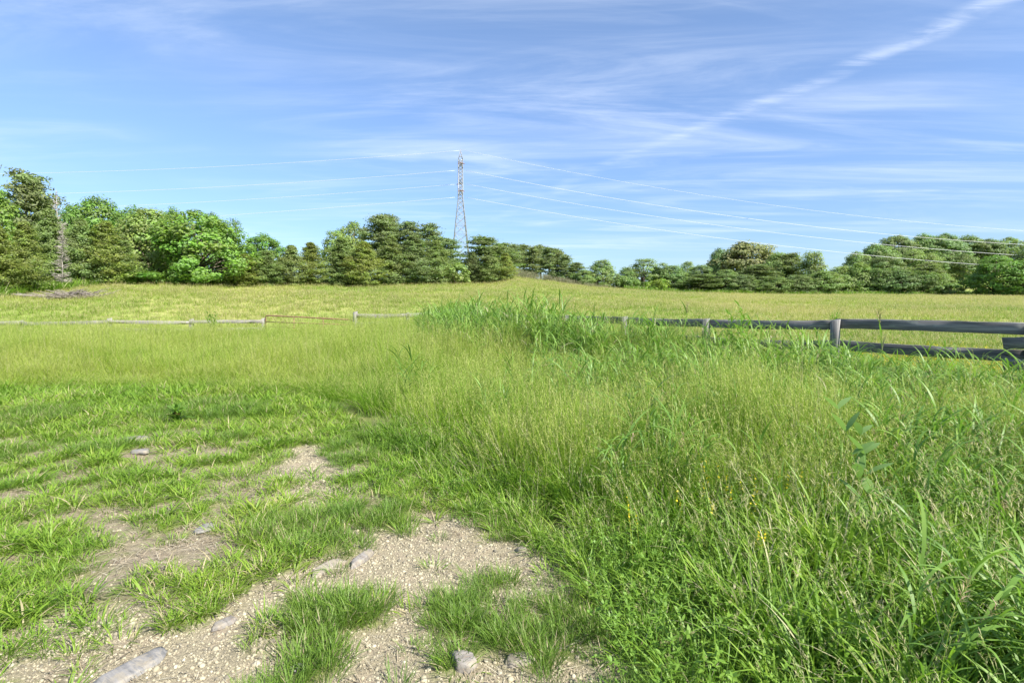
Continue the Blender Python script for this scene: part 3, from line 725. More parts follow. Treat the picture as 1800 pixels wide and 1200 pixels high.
for py, sd in ARM:
    mb = MB(); z_ = ty(py) + .9
    for sx in (-1, 1):
        mb.tube([(sx * .54, sd * .54, z_ - .4), (0, sd * 3.6, z_ + .1)], .08, 4); mb.tube([(sx * .54, sd * .54, z_ + 1.1), (0, sd * 3.6, z_ + .1)], .07, 4)
        mb.tube([(sx * .5, 0, z_ + 1.1), (sx * .5, 0, z_ - .4)], .1, 4); mb.tube([(sx * .5, -.5, z_ + 1.1), (sx * .5, .5, z_ - .4)], .09, 4)
    mb.tube([(0, sd * .6, z_ - .2), (.3, sd * 2, z_ + .4), (0, sd * 3.4, z_ + .1)], .06, 4)
    mb.build('crossarm', M['rust'], pyl)
    mb = MB()
    for sx in (-1, 1):
        pts = [(sx * f * .8, sd * 3.6, z_ + .1 - f * .25) for f in np.linspace(.05, 1, 13)]
        mb.tube(pts, [.05 if i % 2 else .13 for i in range(13)], 8)
    mb.build('insulator', M['insul'], pyl)
def wire(pts, Zs, label, r=.036):
    """sagging wire through three picture-independent points on its own vertical plane"""
    co = np.polyfit([p[0] for p in pts], [p[1] for p in pts], 2)
    a = pts[0][0]; b_ = pts[-1][0]
    mb = MB(); P_ = []
    for s in np.linspace(a, b_, 70):
        f = (s - a) / (b_ - a); zz = Zs[0] * (1 - f) + Zs[1] * f
        x_ = (s - 900) / 1000 * zz; P_.append((x_, zz, EYE + (540 - np.polyval(co, s)) / 1000 * zz))
    o0 = Vector(P_[0]); mb.tube([Vector(p) - o0 for p in P_], r, 5)
    o = mb.build('power_line', M['wire'], None, o0, True); tag(o, label, 'cable', 'wires strung from the pylon')
zA = [TZ + sd * 3.6 for _, sd in ARM]
wire([(800, 299.5), (450, 326), (82, 340), (-260, 346)], (zA[0], zA[0]), 'upper conductor from the pylon to the left edge, above the trees')
wire([(800, 324), (450, 350), (217, 362), (-260, 376)], (zA[1], zA[1]), 'middle conductor left of the pylon, ending behind the left trees')
wire([(800, 347), (450, 375), (377, 380), (-260, 413)], (zA[2], zA[2]), 'lowest conductor left of the pylon, dipping to the big bright tree')
wire([(810, 264), (450, 291), (0, 304), (-260, 308)], (TZ, TZ), 'thin topmost earth wire left of the pylon tip', .035)
wire([(819, 300.5), (1000, 334), (1444, 400), (1800, 430.5), (2250, 440)], (zA[0], 132), 'upper white conductor right of the pylon, crossing the top of the wooded hill')
wire([(819, 324), (1000, 356), (1300, 401), (1787, 449), (2250, 463)], (zA[1], 136), 'middle white conductor right of the pylon, crossing the wooded hill')
wire([(819, 347), (1000, 379), (1300, 423.6), (1711, 464), (2250, 485)], (zA[2], 130), 'lowest white conductor right of the pylon, passing the tall brownish oak')
wire([(811, 264), (1120, 321), (1400, 369), (1800, 405), (2250, 420)], (TZ, 120), 'thin faint earth wire right of the pylon tip', .025)

# ------------------------------------------------------------------ trees
def leaves(C, N_, size, asp=.6, r=None, cl=None):
    """kite-shaped leaves at C facing N_ (both n,3)"""
    n = len(C); N_ = N_ / (np.linalg.norm(N_, axis=1, keepdims=True) + 1e-9)
    t0 = np.cross(N_, rng.normal(size=(n, 3))); t0 /= np.linalg.norm(t0, axis=1, keepdims=True) + 1e-9
    t1 = np.cross(N_, t0); s = size[:, None]
    V = np.stack([C - t0 * s * .5, C + t1 * s * asp * .5 - t0 * s * .05 + N_ * s * .08, C + t0 * s * .55, C - t1 * s * asp * .5 - t0 * s * .05 + N_ * s * .08], 1).reshape(-1, 3)
    F_ = np.arange(n * 4).reshape(-1, 4)
    return V, F_, np.repeat(rng.random(n) if r is None else r, 4), np.repeat(cl, 4)
class Crown:
    def __init__(s): s.V = []; s.F = []; s.r = []; s.c = []; s.n = 0
    def add(s, V, F_, r, c): s.V.append(V); s.F.append(F_ + s.n); s.r.append(r); s.c.append(c); s.n += len(V)
    def mesh(s): return mesh_np('crown', np.concatenate(s.V), np.concatenate(s.F), {'rnd': np.concatenate(s.r), 'clump': np.concatenate(s.c)}, M['leaf'])
def nrm(v): return v / (np.linalg.norm(v, axis=-1, keepdims=True) + 1e-9)
def broadleaf(nc=85, per=110, low=.12, shape='round', leaf=.3, gap=0.0, spread=1.0):
    """10 m tall, half-width 4 m"""
    cr = Crown(); mb = MB()
    trunk = [(0, 0, -.4), (random.uniform(-.1, .1), random.uniform(-.1, .1), 2.5), (random.uniform(-.3, .3), random.uniform(-.3, .3), 5.5), (random.uniform(-.4, .4), 0, 8.4)]
    mb.tube(trunk, [.3, .22, .15, .05], 7)
    lump = [(rng.uniform(0, 6.28), rng.uniform(0, 1), rng.uniform(.12, .3)) for _ in range(6)]
    cs = []; tries = 0
    while len(cs) < nc and tries < 9000:
        tries += 1
        z = random.uniform(low, .97); a = random.uniform(0, 6.283)
        f = (z - low) / (1 - low)
        if shape == 'round': rad = 4.0 * (1 - abs(2 * f - .85) ** 2.6 * .62) * (1 if f < .85 else max(.25, (1 - f) / .15 * .75 + .25))
        elif shape == 'oval': rad = 3.6 * math.sin(math.pi * min(.97, f * .86 + .14)) ** .65
        else: rad = 3.6 * (1 - f) ** .55
        k = 1 + sum(w * math.cos(a - la) * math.exp(-((f - lf) / .22) ** 2) for la, lf, w in lump)
        r_ = rad * k * random.uniform(.3, 1) ** .5
        p = np.array([r_ * math.cos(a), r_ * math.sin(a), z * 10])
        if all(np.linalg.norm((p - q) * (1, 1, 1.3)) > .75 + gap for q in cs): cs.append(p)
    for p in cs:
        n = int(per * random.uniform(.6, 1.3)); rc = random.uniform(.75, 1.35) * spread
        d = rng.normal(size=(n, 3)); d = nrm(d); rad = rc * rng.random(n) ** .35
        d2 = d * np.array([1, 1, .62]); C = p + d2 * rad[:, None]
        C[:, 2] = np.maximum(C[:, 2], .15)
        out_ = nrm(p - np.array([0, 0, 4.5]))
        N_ = nrm(d * .8 + out_ * .7 + np.array([0, 0, .5]) + rng.normal(size=(n, 3)) * .4)
        cr.add(*leaves(C, N_, U(.65, 1.25, n) * leaf * 1.12, .66, cl=np.full(n, random.random())))
    for p in cs[::3]:
        h0 = random.uniform(.2, .6) * p[2]
        x0 = np.interp(h0, [0, 2.5, 5.5, 8.4], [c[0] for c in trunk]); y0 = np.interp(h0, [0, 2.5, 5.5, 8.4], [c[1] for c in trunk])
        mid = (x0 * .45 + p[0] * .55, y0 * .45 + p[1] * .55, h0 * .35 + p[2] * .65)
        mb.tube([(x0, y0, h0), mid, tuple(p)], [.09, .06, .02], 5)
    return cr.mesh(), mb.mesh('trunk', M['bark'])
def cedar(n=21000, leaf=.21, fat=1.0, open_=.0):
    """10 m tall, half-width 2.6 m, foliage to the ground, built of upswept sprays"""
    cr = Crown(); mb = MB(); mb.tube([(0, 0, -.4), (.05, .05, 4), (0, 0, 9.6)], [.22, .13, .02], 7)
    nb = 190; per = n // nb; ph = random.uniform(0, 6)
    for i in range(nb):
        f = (i + random.random()) / nb; z = .25 + f * 9.5
        rad = 2.6 * fat * min(1, .55 + f * 2.5) * (1 - f ** 1.35) * (.9 + .14 * math.sin(f * 11 + ph)) + .12
        a = i * 2.4 + ph + random.uniform(-.9, .9); z += random.uniform(-.35, .35) * (1 - f); L = rad * random.uniform(.5, 1.28)
        up = random.uniform(.15, .8)
        e = np.array([L * math.cos(a), L * math.sin(a), z + L * up * .6])
        s = np.array([0, 0, z - .1])
        if i % 4 == 0: mb.tube([tuple(s), tuple(e * .85 + s * .15)], [.035, .012], 4)
        q = rng.random(per) ** .6
        C = s + (e - s) * q[:, None] + rng.normal(size=(per, 3)) * np.array([.26, .26, .2]) * (.5 + .5 * rad / 2.6)
        C[:, 2] = np.maximum(C[:, 2], .05)
        d = nrm(e - s); N_ = nrm(rng.normal(size=(per, 3)) * .75 + np.array([0, 0, .55]) + d * .9)
        cr.add(*leaves(C, N_, U(.6, 1.4, per) * leaf, .42, cl=np.full(per, random.random())))
    return cr.mesh(), mb.mesh('trunk', M['bark'])
def pine(nb=58, bare_=.18, leaf=.3, half=2.8, flat=True, per=190, top_f=1.0):
    """10 m tall: tiers of near-level boughs ending in pads of needles, sky between them"""
    cr = Crown(); mb = MB()
    bx, by = random.uniform(-.35, .35), random.uniform(-.35, .35)
    tx = lambda z: (bx * (z / 10) ** 1.5 * 1.2, by * (z / 10) ** 1.5 * 1.2)
    mb.tube([(*tx(max(z, 0)), z) for z in (-.4, 3, 6, 8.5, 9.8)], [.19, .15, .1, .05, .02], 7)
    for i in range(nb):
        f = (i + random.random()) / nb; z = 10 * (bare_ + (1 - bare_) * f ** .9) - .15
        g = (z / 10 - bare_) / (1 - bare_)
        rad = half * (min(1, .5 + g * 1.6)) * (1 - g) ** .55 * random.uniform(.4, 1.3) + .2
        a = i * 2.4 + random.uniform(-.7, .7); rise = random.uniform(-.05, .4)
        x0, y0 = tx(z); s = np.array([x0, y0, z]); e = s + np.array([rad * math.cos(a), rad * math.sin(a), rad * rise])
        mb.tube([tuple(s), tuple(e)], [.05, .012], 4)
        n = int(per * (.5 + rad / half * .7)); q = U(.35, 1.05, n)
        C = s + (e - s) * q[:, None] + rng.normal(size=(n, 3)) * np.array([.36, .36, .14])
        N_ = nrm(rng.normal(size=(n, 3)) * .7 + np.array([0, 0, .6]) + (e - s) / rad * .6)
        cr.add(*leaves(C, N_, U(.6, 1.35, n) * leaf, .4, cl=np.full(n, random.random())))
    return cr.mesh(), mb.mesh('trunk', M['bark'])
def shrub(n=26, per=110, leaf=.2):
    """2 m tall, half-width 1.6 m"""
    cr = Crown(); mb = MB()
    for i in range(n):
        a = random.uniform(0, 6.28); r_ = 1.35 * random.random() ** .5; z = (1.75 - .5 * (r_ / 1.35) ** 2) * random.uniform(.25, 1)
        p = np.array([r_ * math.cos(a), r_ * math.sin(a), z]); d = nrm(rng.normal(size=(per, 3))); rc = random.uniform(.3, .5)
        C = p + d * rc * rng.random((per, 1)) ** .4; C[:, 2] = np.maximum(C[:, 2], .03)
        cr.add(*leaves(C, nrm(d + np.array([0, 0, .7]) + rng.normal(size=(per, 3)) * .5), U(.6, 1.3, per) * leaf, .6, cl=np.full(per, random.random())))
        if i % 2 == 0: mb.tube([(p[0] * .1, p[1] * .1, -.1), (p[0] * .6, p[1] * .6, z * .6), tuple(p)], [.03, .02, .008], 5)
    return cr.mesh(), mb.mesh('stem', M['bark'])
def dead_tree(dense=True):
    mb = MB(); mb.tube([(0, 0, -.3), (.12, 0, 3), (-.1, .1, 6.5), (.05, .1, 10)], [.12, .08, .05, .01], 7)
    for i in range(170 if dense else 36):
        f = random.random() ** (1.0 if dense else .6); z = 10 * (.12 + .86 * f) if dense else 10 * (.35 + .62 * f); a = random.uniform(0, 6.28)
        L = (1.9 * (1 - .8 * f) if dense else 1.6 * (1.1 - f)) * random.uniform(.5, 1.1); up = random.uniform(-.15, .5) if dense else random.uniform(.4, 1.1)
        e = Vector((L * math.cos(a), L * math.sin(a), z + L * up)); s = Vector((.05, .03, z))
        mb.tube([s, s.lerp(e, .5) + Vector((0, 0, .05)), e], [.045, .03, .01], 4)
        for k in range(4 if dense else 3):
            m_ = s.lerp(e, random.uniform(.3, .95)); b2 = a + random.uniform(-1.2, 1.2)
            mb.tube([m_, m_ + Vector((math.cos(b2), math.sin(b2), random.uniform(-.3, .5))) * L * .35], [.022, .008], 4)
    return None, mb.mesh('trunk', M['deadwood'])
PR = {
 'broad': [broadleaf(140), broadleaf(150, 100, .06), broadleaf(130, 115, .08), broadleaf(145, 105, .05)],
 'oval': [broadleaf(120, 105, .03, 'oval'), broadleaf(125, 95, .04, 'oval'), broadleaf(115, 110, .03, 'oval')],
 'oak': [broadleaf(170, 120, .05, 'round', .34, 0, 1.0), broadleaf(180, 110, .05, 'round', .34)],
 'airy': [broadleaf(85, 85, .1, 'oval', .28, .1, .85), broadleaf(90, 80, .08, 'oval', .28, .1, .85)],
 'cedar': [cedar(), cedar(22000, .21, 1.1), cedar(20000, .21, .95), cedar(23000, .21, 1.2)],
 'pine': [pine(), pine(66, .12, .3, 3.0), pine(52, .25, .3, 2.6), pine(62, .1, .3, 2.9)],
 'tallpine': [pine(46, .3, .32, 2.1, per=150), pine(40, .4, .32, 1.9, per=150), pine(52, .22, .32, 2.2, per=140)],
 'spindle': [pine(30, .2, .3, 1.9, per=70)],
 'shrub': [shrub(), shrub(30, 100), shrub(22, 120)],
 'dead': [dead_tree(True)], 'snag': [dead_tree(False)],
}
HALF = {'broad': 4.6, 'oval': 4.0, 'oak': 4.6, 'airy': 3.8, 'cedar': 2.7, 'pine': 2.7, 'tallpine': 2.0, 'spindle': 1.8, 'shrub': 1.65, 'dead': 1.8, 'snag': 1.4}
HGT = {'shrub': 2.0}
KC = {'olive': (.235, .28, .075), 'greyol': (.22, .275, .1), 'pine': (.19, .24, .095), 'bright': (.168, .275, .058), 'mid': (.16, .265, .06), 'dark': (.13, .21, .07),
      'light': (.22, .3, .09), 'far': (.2, .275, .095), 'fard': (.175, .24, .095), 'oak': (.265, .285, .13), 'lime': (.22, .3, .06), 'grey': (.17, .17, .11), 'farl': (.235, .31, .105)}
ROW = [  # kind, bearing, top, half-width, distance, colour, label, group
 ('oval', -18, 330, 42, 52, 'bright', 'bright leafy tree cut off by the left edge'),
 ('pine', 45, 303, 46, 63, 'pine', 'tallest ragged pine at the far left, standing above its neighbours'),
 ('cedar', -5, 395, 48, 46.5, 'olive', 'yellowish cedar at the left edge in front of the tall pine'),
 ('cedar', 42, 388, 42, 49, 'olive', 'olive cedar below the tall pine, right of the edge cedar'),
 ('cedar', 86, 366, 46, 58, 'greyol', 'grey-green cedar just left of the grey dead tree'),
 ('dead', 109, 392, 17, 53, None, 'pale grey dead cedar among the green left-hand trees'),
 ('snag', 99, 332, 22, 60, None, 'bare grey snag poking above the trees beside the tall pine'),
 ('cedar', 142, 382, 40, 57, 'greyol', 'bushy cedar just right of the grey dead tree'),
 ('cedar', 185, 388, 50, 58, 'olive', 'broad olive cedar right of the dead tree, skirts on the grass'),
 ('broad', 172, 346, 52, 76, 'mid', 'dark domed leafy tree rising behind the olive cedar'),
 ('broad', 232, 364, 44, 76, 'mid', 'leafy tree in the back row between dark dome and grey-green tree'),
 ('oval', 262, 368, 48, 68, 'light', 'pale grey-green leafy tree left of the big bright tree'),
 ('broad', 303, 364, 30, 82, 'mid', 'small round treetop behind the big bright tree, to its left'),
 ('broad', 343, 370, 74, 64, 'bright', 'big bright green spreading tree in the left wood'),
 ('broad', 372, 374, 26, 80, 'mid', 'round treetop behind the right shoulder of the big bright tree'),
 ('spindle', 417, 386, 17, 78, 'dark', 'thin spindly dark tree standing alone against the sky'),
 ('shrub', 272, 474, 44, 61.5, 'mid', 'dense green bush at the foot of the pale grey-green tree'),
 ('broad', 130, 366, 36, 72, 'mid', 'leafy treetop between the bare snag and the dark dome'),
 ('pine', 70, 352, 30, 66, 'pine', 'shorter pine on the right side of the tallest left pine'),
 ('cedar', 215, 412, 32, 60, 'greyol', 'grey cedar between the broad olive cedar and the pale grey-green tree'),
 ('shrub', 330, 487, 30, 63, 'mid', 'low green bush under the big bright tree'),
 ('oval', 412, 432, 30, 70, 'mid', 'leafy tree filling the gap below the spindly tree'),
 ('broad', 462, 410, 38, 72, 'bright', 'rounded bright tree right of the spindly tree'),
 ('cedar', 430, 446, 38, 66, 'olive', 'low olive cedar right of the big bright tree'),
 ('cedar', 468, 440, 34, 68, 'greyol', 'olive-grey cedar in front of the rounded bright tree'),
 ('cedar', 512, 430, 36, 70, 'greyol', 'cedar with pale bare lower stems showing at its foot'),
 ('cedar', 546, 425, 36, 73, 'olive', 'rounded olive cedar midway between the bright tree and the pines'),
 ('airy', 584, 404, 26, 86, 'light', 'thin airy pale tree left of the round light-green tree'),
 ('broad', 620, 390, 36, 90, 'light', 'round light-green treetop left of the middle pines'),
 ('cedar', 600, 418, 44, 75, 'greyol', 'grey-green cedar in front of the airy pale tree'),
 ('cedar', 640, 424, 38, 74, 'olive', 'olive cedar in front of the round light-green tree'),
 ('pine', 664, 380, 30, 82, 'pine', 'tallest dark pine in the middle clump'),
 ('pine', 686, 378, 26, 85, 'pine', 'dark pine close behind the tallest middle pine'),
 ('pine', 716, 390, 25, 84, 'pine', 'middle pine between the tallest pine and the pylon, left one'),
 ('pine', 748, 394, 28, 84, 'pine', 'middle pine nearest the pylon on its left side'),
 ('cedar', 686, 414, 42, 77, 'greyol', 'dense grey-green cedar below the tallest middle pine'),
 ('cedar', 728, 412, 42, 79, 'pine', 'dark cedar under the left pylon-side pines'),
 ('cedar', 768, 422, 38, 81, 'greyol', 'large grey cedar just left of the pylon'),
 ('pine', 785, 420, 24, 96, 'pine', 'pine half hidden directly left of the pylon legs'),
 ('shrub', 801, 462, 30, 83, 'light', 'pale scrubby bush hiding the foot of the pylon'),
 ('cedar', 831, 442, 24, 86, 'pine', 'dark narrow cedar touching the right pylon leg'),
 ('pine', 852, 417, 38, 89, 'pine', 'broad pine right of the pylon'),
 ('cedar', 860, 436, 32, 86, 'greyol', 'bushy cedar in front of the broad pine right of the pylon'),
 ('pine', 884, 428, 24, 92, 'pine', 'smaller pine behind the egg-shaped cedar'),
 ('cedar', 889, 444, 21, 86.5, 'olive', 'egg-shaped olive cedar at the right end of the middle trees'),
 ('tallpine', 905, 430, 17, 122, 'pine', 'bare-trunked pine, leftmost of the row on the crest'),
 ('tallpine', 921, 430, 15, 126, 'pine', 'bare-trunked pine, second from the left in the row on the crest'),
 ('tallpine', 936, 434, 14, 121, 'pine', 'bare-trunked pine, third from the left in the row on the crest'),
 ('tallpine', 951, 431, 15, 127, 'pine', 'bare-trunked pine at the middle of the row on the crest'),
 ('tallpine', 966, 435, 15, 122, 'pine', 'bare-trunked pine just right of the middle of the crest row'),
 ('tallpine', 981, 437, 15, 125, 'pine', 'bare-trunked pine, third from the right in the row on the crest'),
 ('tallpine', 996, 448, 15, 122, 'pine', 'bare-trunked pine, second from the right in the row on the crest'),
 ('pine', 1009, 462, 17, 120, 'pine', 'lowest pine, at the right end of the row on the crest'),
 ('shrub', 925, 470, 22, 123, 'fard', 'dark undergrowth bush between the leftmost trunks of the crest pines'),
 ('shrub', 975, 474, 20, 123, 'fard', 'dark undergrowth bush below the middle of the crest pines'),
 ('shrub', 1004, 481, 20, 119, 'far', 'bush at the right foot of the crest pines'),
 ('oval', 1040, 478, 14, 124, 'fard', 'small dark tree filling the dip left of the lone egg-shaped tree'),
 ('oval', 1102, 470, 18, 126, 'far', 'rounded tree between the small thin tree and the airy tree'),
 ('oval', 1155, 470, 20, 130, 'fard', 'dark rounded tree right behind the airy tree'),
 ('oval', 1026, 474, 15, 117, 'far', 'small leafy tree stepping down after the crest pines'),
 ('oval', 1060, 457, 22, 122, 'far', 'egg-shaped leafy tree standing alone in the gap right of the pines'),
 ('airy', 1084, 480, 13, 122, 'far', 'small thin tree right of the lone egg-shaped tree'),
 ('airy', 1130, 454, 34, 128, 'far', 'airy tree with grey limbs left of the long right-hand wood'),
 ('shrub', 1103, 484, 22, 121, 'far', 'low bush between the lone tree and the airy tree'),
 ('shrub', 1158, 489, 22, 120, 'lime', 'yellow-green bush at the foot of the airy tree'),
 ('oval', 1180, 465, 27, 127, 'far', 'rounded tree right of the airy tree with grey limbs'),
 ('cone', 1208, 460, 23, 130, 'farl', 'pointed pale tree left of the brownish oak'),
 ('oval', 1232, 466, 22, 128, 'fard', 'dark leafy tree at the left foot of the brownish oak'),
 ('oak', 1308, 425, 56, 150, 'oak', 'tall brownish oak dome in the right-hand wood'),
 ('broad', 1263, 436, 22, 150, 'fard', 'round tree against the left shoulder of the brownish oak'),
 ('pine', 1230, 482, 28, 122, 'pine', 'spreading low pine in front of the dark leafy tree'),
 ('oval', 1275, 474, 26, 124, 'far', 'green tree under the left half of the brownish oak'),
 ('pine', 1330, 466, 30, 128, 'pine', 'drooping dark pine under the right half of the brownish oak'),
 ('oval', 1304, 482, 24, 122, 'fard', 'low dark tree below the middle of the brownish oak'),
 ('oval', 1367, 444, 25, 140, 'farl', 'leafy tree at the right shoulder of the brownish oak'),
 ('pine', 1392, 446, 26, 138, 'pine', 'grey-green pine between the oak and the pale pointed tree'),
 ('cone', 1428, 439, 28, 132, 'farl', 'tall pale pointed tree midway between oak and wooded hill'),
 ('oval', 1365, 486, 26, 121, 'far', 'low bushy tree in front, right of the drooping pine'),
 ('oval', 1400, 482, 25, 122, 'fard', 'low bushy tree in front of the grey-green pine'),
 ('oval', 1450, 476, 26, 122, 'far', 'bushy tree at the right foot of the tall pale pointed tree'),
 ('oval', 1480, 468, 24, 126, 'farl', 'rounded tree in the dip between the oak wood and the hill'),
 ('cone', 1512, 462, 26, 124, 'farl', 'pointed tree in front of the left end of the wooded hill'),
 ('oval', 1545, 470, 26, 123, 'far', 'leafy tree in front of the hill, right of the pointed one'),
 ('oval', 1583, 474, 27, 121, 'fard', 'blue-green rounded tree in front of the middle of the hill'),
 ('oval', 1622, 476, 28, 121, 'far', 'broad rounded tree in front of the hill, left of the bushes'),
 ('oval', 1655, 480, 20, 126, 'far', 'small tree in the shade of the hill behind the bushes'),
 ('shrub', 1668, 498, 34, 117, 'far', 'low hedge bush left of the large right-hand tree'),
 ('broad', 1748, 450, 46, 108, 'mid', 'large bright leafy tree near the right edge'),
 ('broad', 1800, 478, 34, 104, 'bright', 'yellow-green bushy tree at the right edge of the meadow'),
 ('broad', 1818, 424, 32, 122, 'fard', 'dark tree cut off by the right edge behind the bushy one'),
 ('broad', 1505, 442, 24, 180, 'far', 'leftmost treetop of the wooded hill, lowest on its slope'),
 ('oak', 1538, 428, 30, 186, 'far', 'treetop on the left slope of the wooded hill'),
 ('oak', 1580, 413, 32, 200, 'fard', 'first full dome on the skyline of the wooded hill'),
 ('broad', 1622, 411, 30, 206, 'far', 'dome on the hill skyline, second from the left'),
 ('oak', 1662, 410, 32, 205, 'fard', 'highest dome at the middle of the hill skyline'),
 ('broad', 1702, 413, 30, 208, 'far', 'dome on the hill skyline right of the highest'),
 ('oak', 1738, 420, 28, 204, 'fard', 'dome on the hill skyline above the large right-hand tree'),
 ('broad', 1774, 417, 28, 206, 'far', 'last dome on the hill skyline before the right edge'),
 ('broad', 1560, 446, 28, 172, 'fard', 'mid-slope tree on the hill, left part'),
 ('broad', 1604, 440, 30, 176, 'farl', 'pale mid-slope tree on the hill, below its second dome'),
 ('broad', 1648, 444, 28, 178, 'far', 'mid-slope tree on the hill, below its highest dome'),
 ('broad', 1692, 446, 28, 174, 'fard', 'mid-slope tree on the hill, left of the large right-hand tree'),
 ('pine', 1640, 462, 24, 150, 'pine', 'dark pine low on the hill above the hedge bush'),
]
PR['cone'] = [broadleaf(80, 100, .04, 'cone'), broadleaf(75, 105, .05, 'cone')]; HALF['cone'] = 3.7
GRP = {'tallpine': 'pines in a row on the crest'}
cnt = {}
WID = {'cedar': 1.2, 'pine': 1.4, 'tallpine': 1.25, 'spindle': 1.15, 'dead': 1, 'snag': 1, 'oval': 1.25, 'cone': 1.2, 'shrub': 1.2}
NAME = {'broad': 'broadleaf_tree', 'oval': 'broadleaf_tree', 'oak': 'oak_tree', 'airy': 'broadleaf_tree', 'cone': 'broadleaf_tree', 'cedar': 'cedar_tree', 'pine': 'pine_tree', 'tallpine': 'pine_tree', 'spindle': 'pine_tree', 'shrub': 'shrub', 'dead': 'dead_tree', 'snag': 'dead_tree'}
for (k, px, yt, hwp, Zd, colr, label) in ROW:
    i = cnt.get(k, 0); cnt[k] = i + 1
    cm, tm = PR[k][i % len(PR[k])]
    b0 = G(px, Zd); zt_ = EYE + (540 - yt) / 1000 * Zd
    sz = max(.5, zt_ - b0.z) / HGT.get(k, 10) * (1.0 if k not in ('cedar', 'pine', 'tallpine', 'spindle') else 1.0)
    sx = hwp / 1000 * Zd / HALF[k] * WID.get(k, 1.15)
    t_ = empty(NAME[k], b0, random.uniform(0, 6.28), label, 'bush' if k == 'shrub' else 'tree', GRP.get(k) or ('trees on the wooded hill' if Zd > 165 else None))
    t_.scale = (sx, sx, sz)
    if cm:
        c_ = link('crown', cm, t_); kc = KC[colr]; v = random.uniform(.9, 1.1); c_.color = (kc[0] * v * random.uniform(.95, 1.05), kc[1] * v, kc[2] * v, 1)
    link('stem' if k == 'shrub' else 'trunk', tm, t_)

# ------------------------------------------------------------------ single plants, brush and stones
def weed(name, loc, stems, h, label, cat, leaf=(.1, .035), lv=6, mat='leafy', whorl=2, lean=.3, seedtop=0, droop=.8):
    t_ = empty(name, loc, 0, label, cat)
    st = RB(); lf_ = RB(); base, a = disc(stems, .05); n = stems
    rr = ribbons(base, a, U(.75, 1.1, n) * h, U(0, lean, n), U(.0, .4, n), np.full(n, .009), 6, 'stem'); st.add(*rr)
    rr2 = ribbons(base, a + 1.57, U(.75, 1.1, n) * h, U(0, lean, n), U(.0, .4, n), np.full(n, .009), 6, 'stem')
    for l_ in np.linspace(1, 6, lv):
        i0 = int(l_); f = l_ - i0; i1 = min(6, i0 + 1)
        p = rr[4][:, i0] * (1 - f) + rr[4][:, i1] * f; tw = U(0, 6.28)
        for w in range(whorl):
            sc_ = (1.15 - .45 * l_ / 6)
            lf_.add(*ribbons(p, tw + w * 6.283 / whorl + U(-.3, .3, n), U(.8, 1.15, n) * leaf[0] * sc_, U(.5, 1.1, n), U(.4, 1.2, n) * droop, U(.85, 1.15, n) * leaf[1] * sc_, 5, 'leaf', .25))
    link('stem', st.mesh('stem', M[mat]), t_); link('leaves', lf_.mesh('leaves', M[mat]), t_)
    if seedtop:
        sp = RB(); spikelets(sp, rr[4], a, seedtop, .03, .012, 1.5); link('seed_head', sp.mesh('seed_head', M['seedhead']), t_)
    return t_
M['milk'] = grass_mat('milkweed_leaves', [(.16, .28, .075), (.21, .33, .1)], (.4, .4, .2), (.5, .4, .1), .02, gloss=.4)
M['seedhead'] = simple('rusty_seed_heads', (.4, .17, .07), .8)
weed('milkweed', G(1545, 3.4), 2, .95, 'large-leaved pale green milkweed standing in the grass at lower right', 'plant', (.23, .068), 7, 'milk', 2, .04, 0, .5)
weed('tall_weed', G(1288, 10.0), 10, 1.62, 'leafy bright green weed rising over the dark fence rails', 'plant', (.26, .045), 12, 'leafy', 3, .34)
weed('tall_weed', G(1160, 12.6), 2, 1.5, 'small-leaved weed sprig above the fence, left of the bright leafy one', 'plant', (.14, .04), 7, 'leafy', 3, .2)
weed('tall_weed', G(383, 24.6), 8, 1.42, 'dark leafy weed poking over the low left fence', 'plant', (.3, .06), 9, 'leafy', 3, .35)
weed('dock_plant', G(312, 8.0), 5, .2, 'broad-leaved dock with rusty seed stalk on the left turf', 'plant', (.2, .06), 4, 'leafy', 3, .5, 8)
weed('meadow_weed', G(1467, 26), 7, .95, 'small upright weed alone in the meadow behind the right fence', 'plant', (.18, .05), 9, 'leafy', 3, .3)
weed('tall_weed', G(1785, 7.4), 3, 1.15, 'grey-green weed against the fence at the right edge', 'plant', (.16, .05), 7, 'leafy', 2, .25)
def stalk(loc, h, label):
    t_ = empty('grass_stalk', loc, random.uniform(0, 6), label, 'grass stalk')
    st = RB(); n = 1; a = U(0, 6.28, 1)
    rr = ribbons(np.zeros((1, 3)), a, np.array([h]), np.array([.02]), np.array([.12]), np.array([.014]), 8, 'stem'); st.add(*rr); link('stem', st.mesh('stem', M['reed']), t_)
    lf_ = RB()
    for k in range(2, 8):
        lf_.add(*ribbons(rr[4][:, k], U(0, 6.28, 1), U(.3, .5, 1), U(.2, .5, 1), U(.8, 1.8, 1), np.array([.026]), 7))
    link('leaves', lf_.mesh('leaves', M['reed']), t_)
    sp = RB(); spikelets(sp, rr[4][:, -2:], a, 46, .09, .008, 1.3); link('seed_head', sp.mesh('seed_head', M['drystem']), t_)
M['drystem'] = simple('straw_seed_head', (.36, .3, .17), .8)
stalk(G(1556, 8.7), 1.62, 'tall flowering grass stalk standing above the fence rails at the right')
stalk(G(1197, 11.6), 1.75, 'tall grass stalk above the fence between the weed sprig and the leafy weed')
stalk(G(942, 15.6), 1.95, 'tallest thin grass stalk rising from the middle of the cane grass')
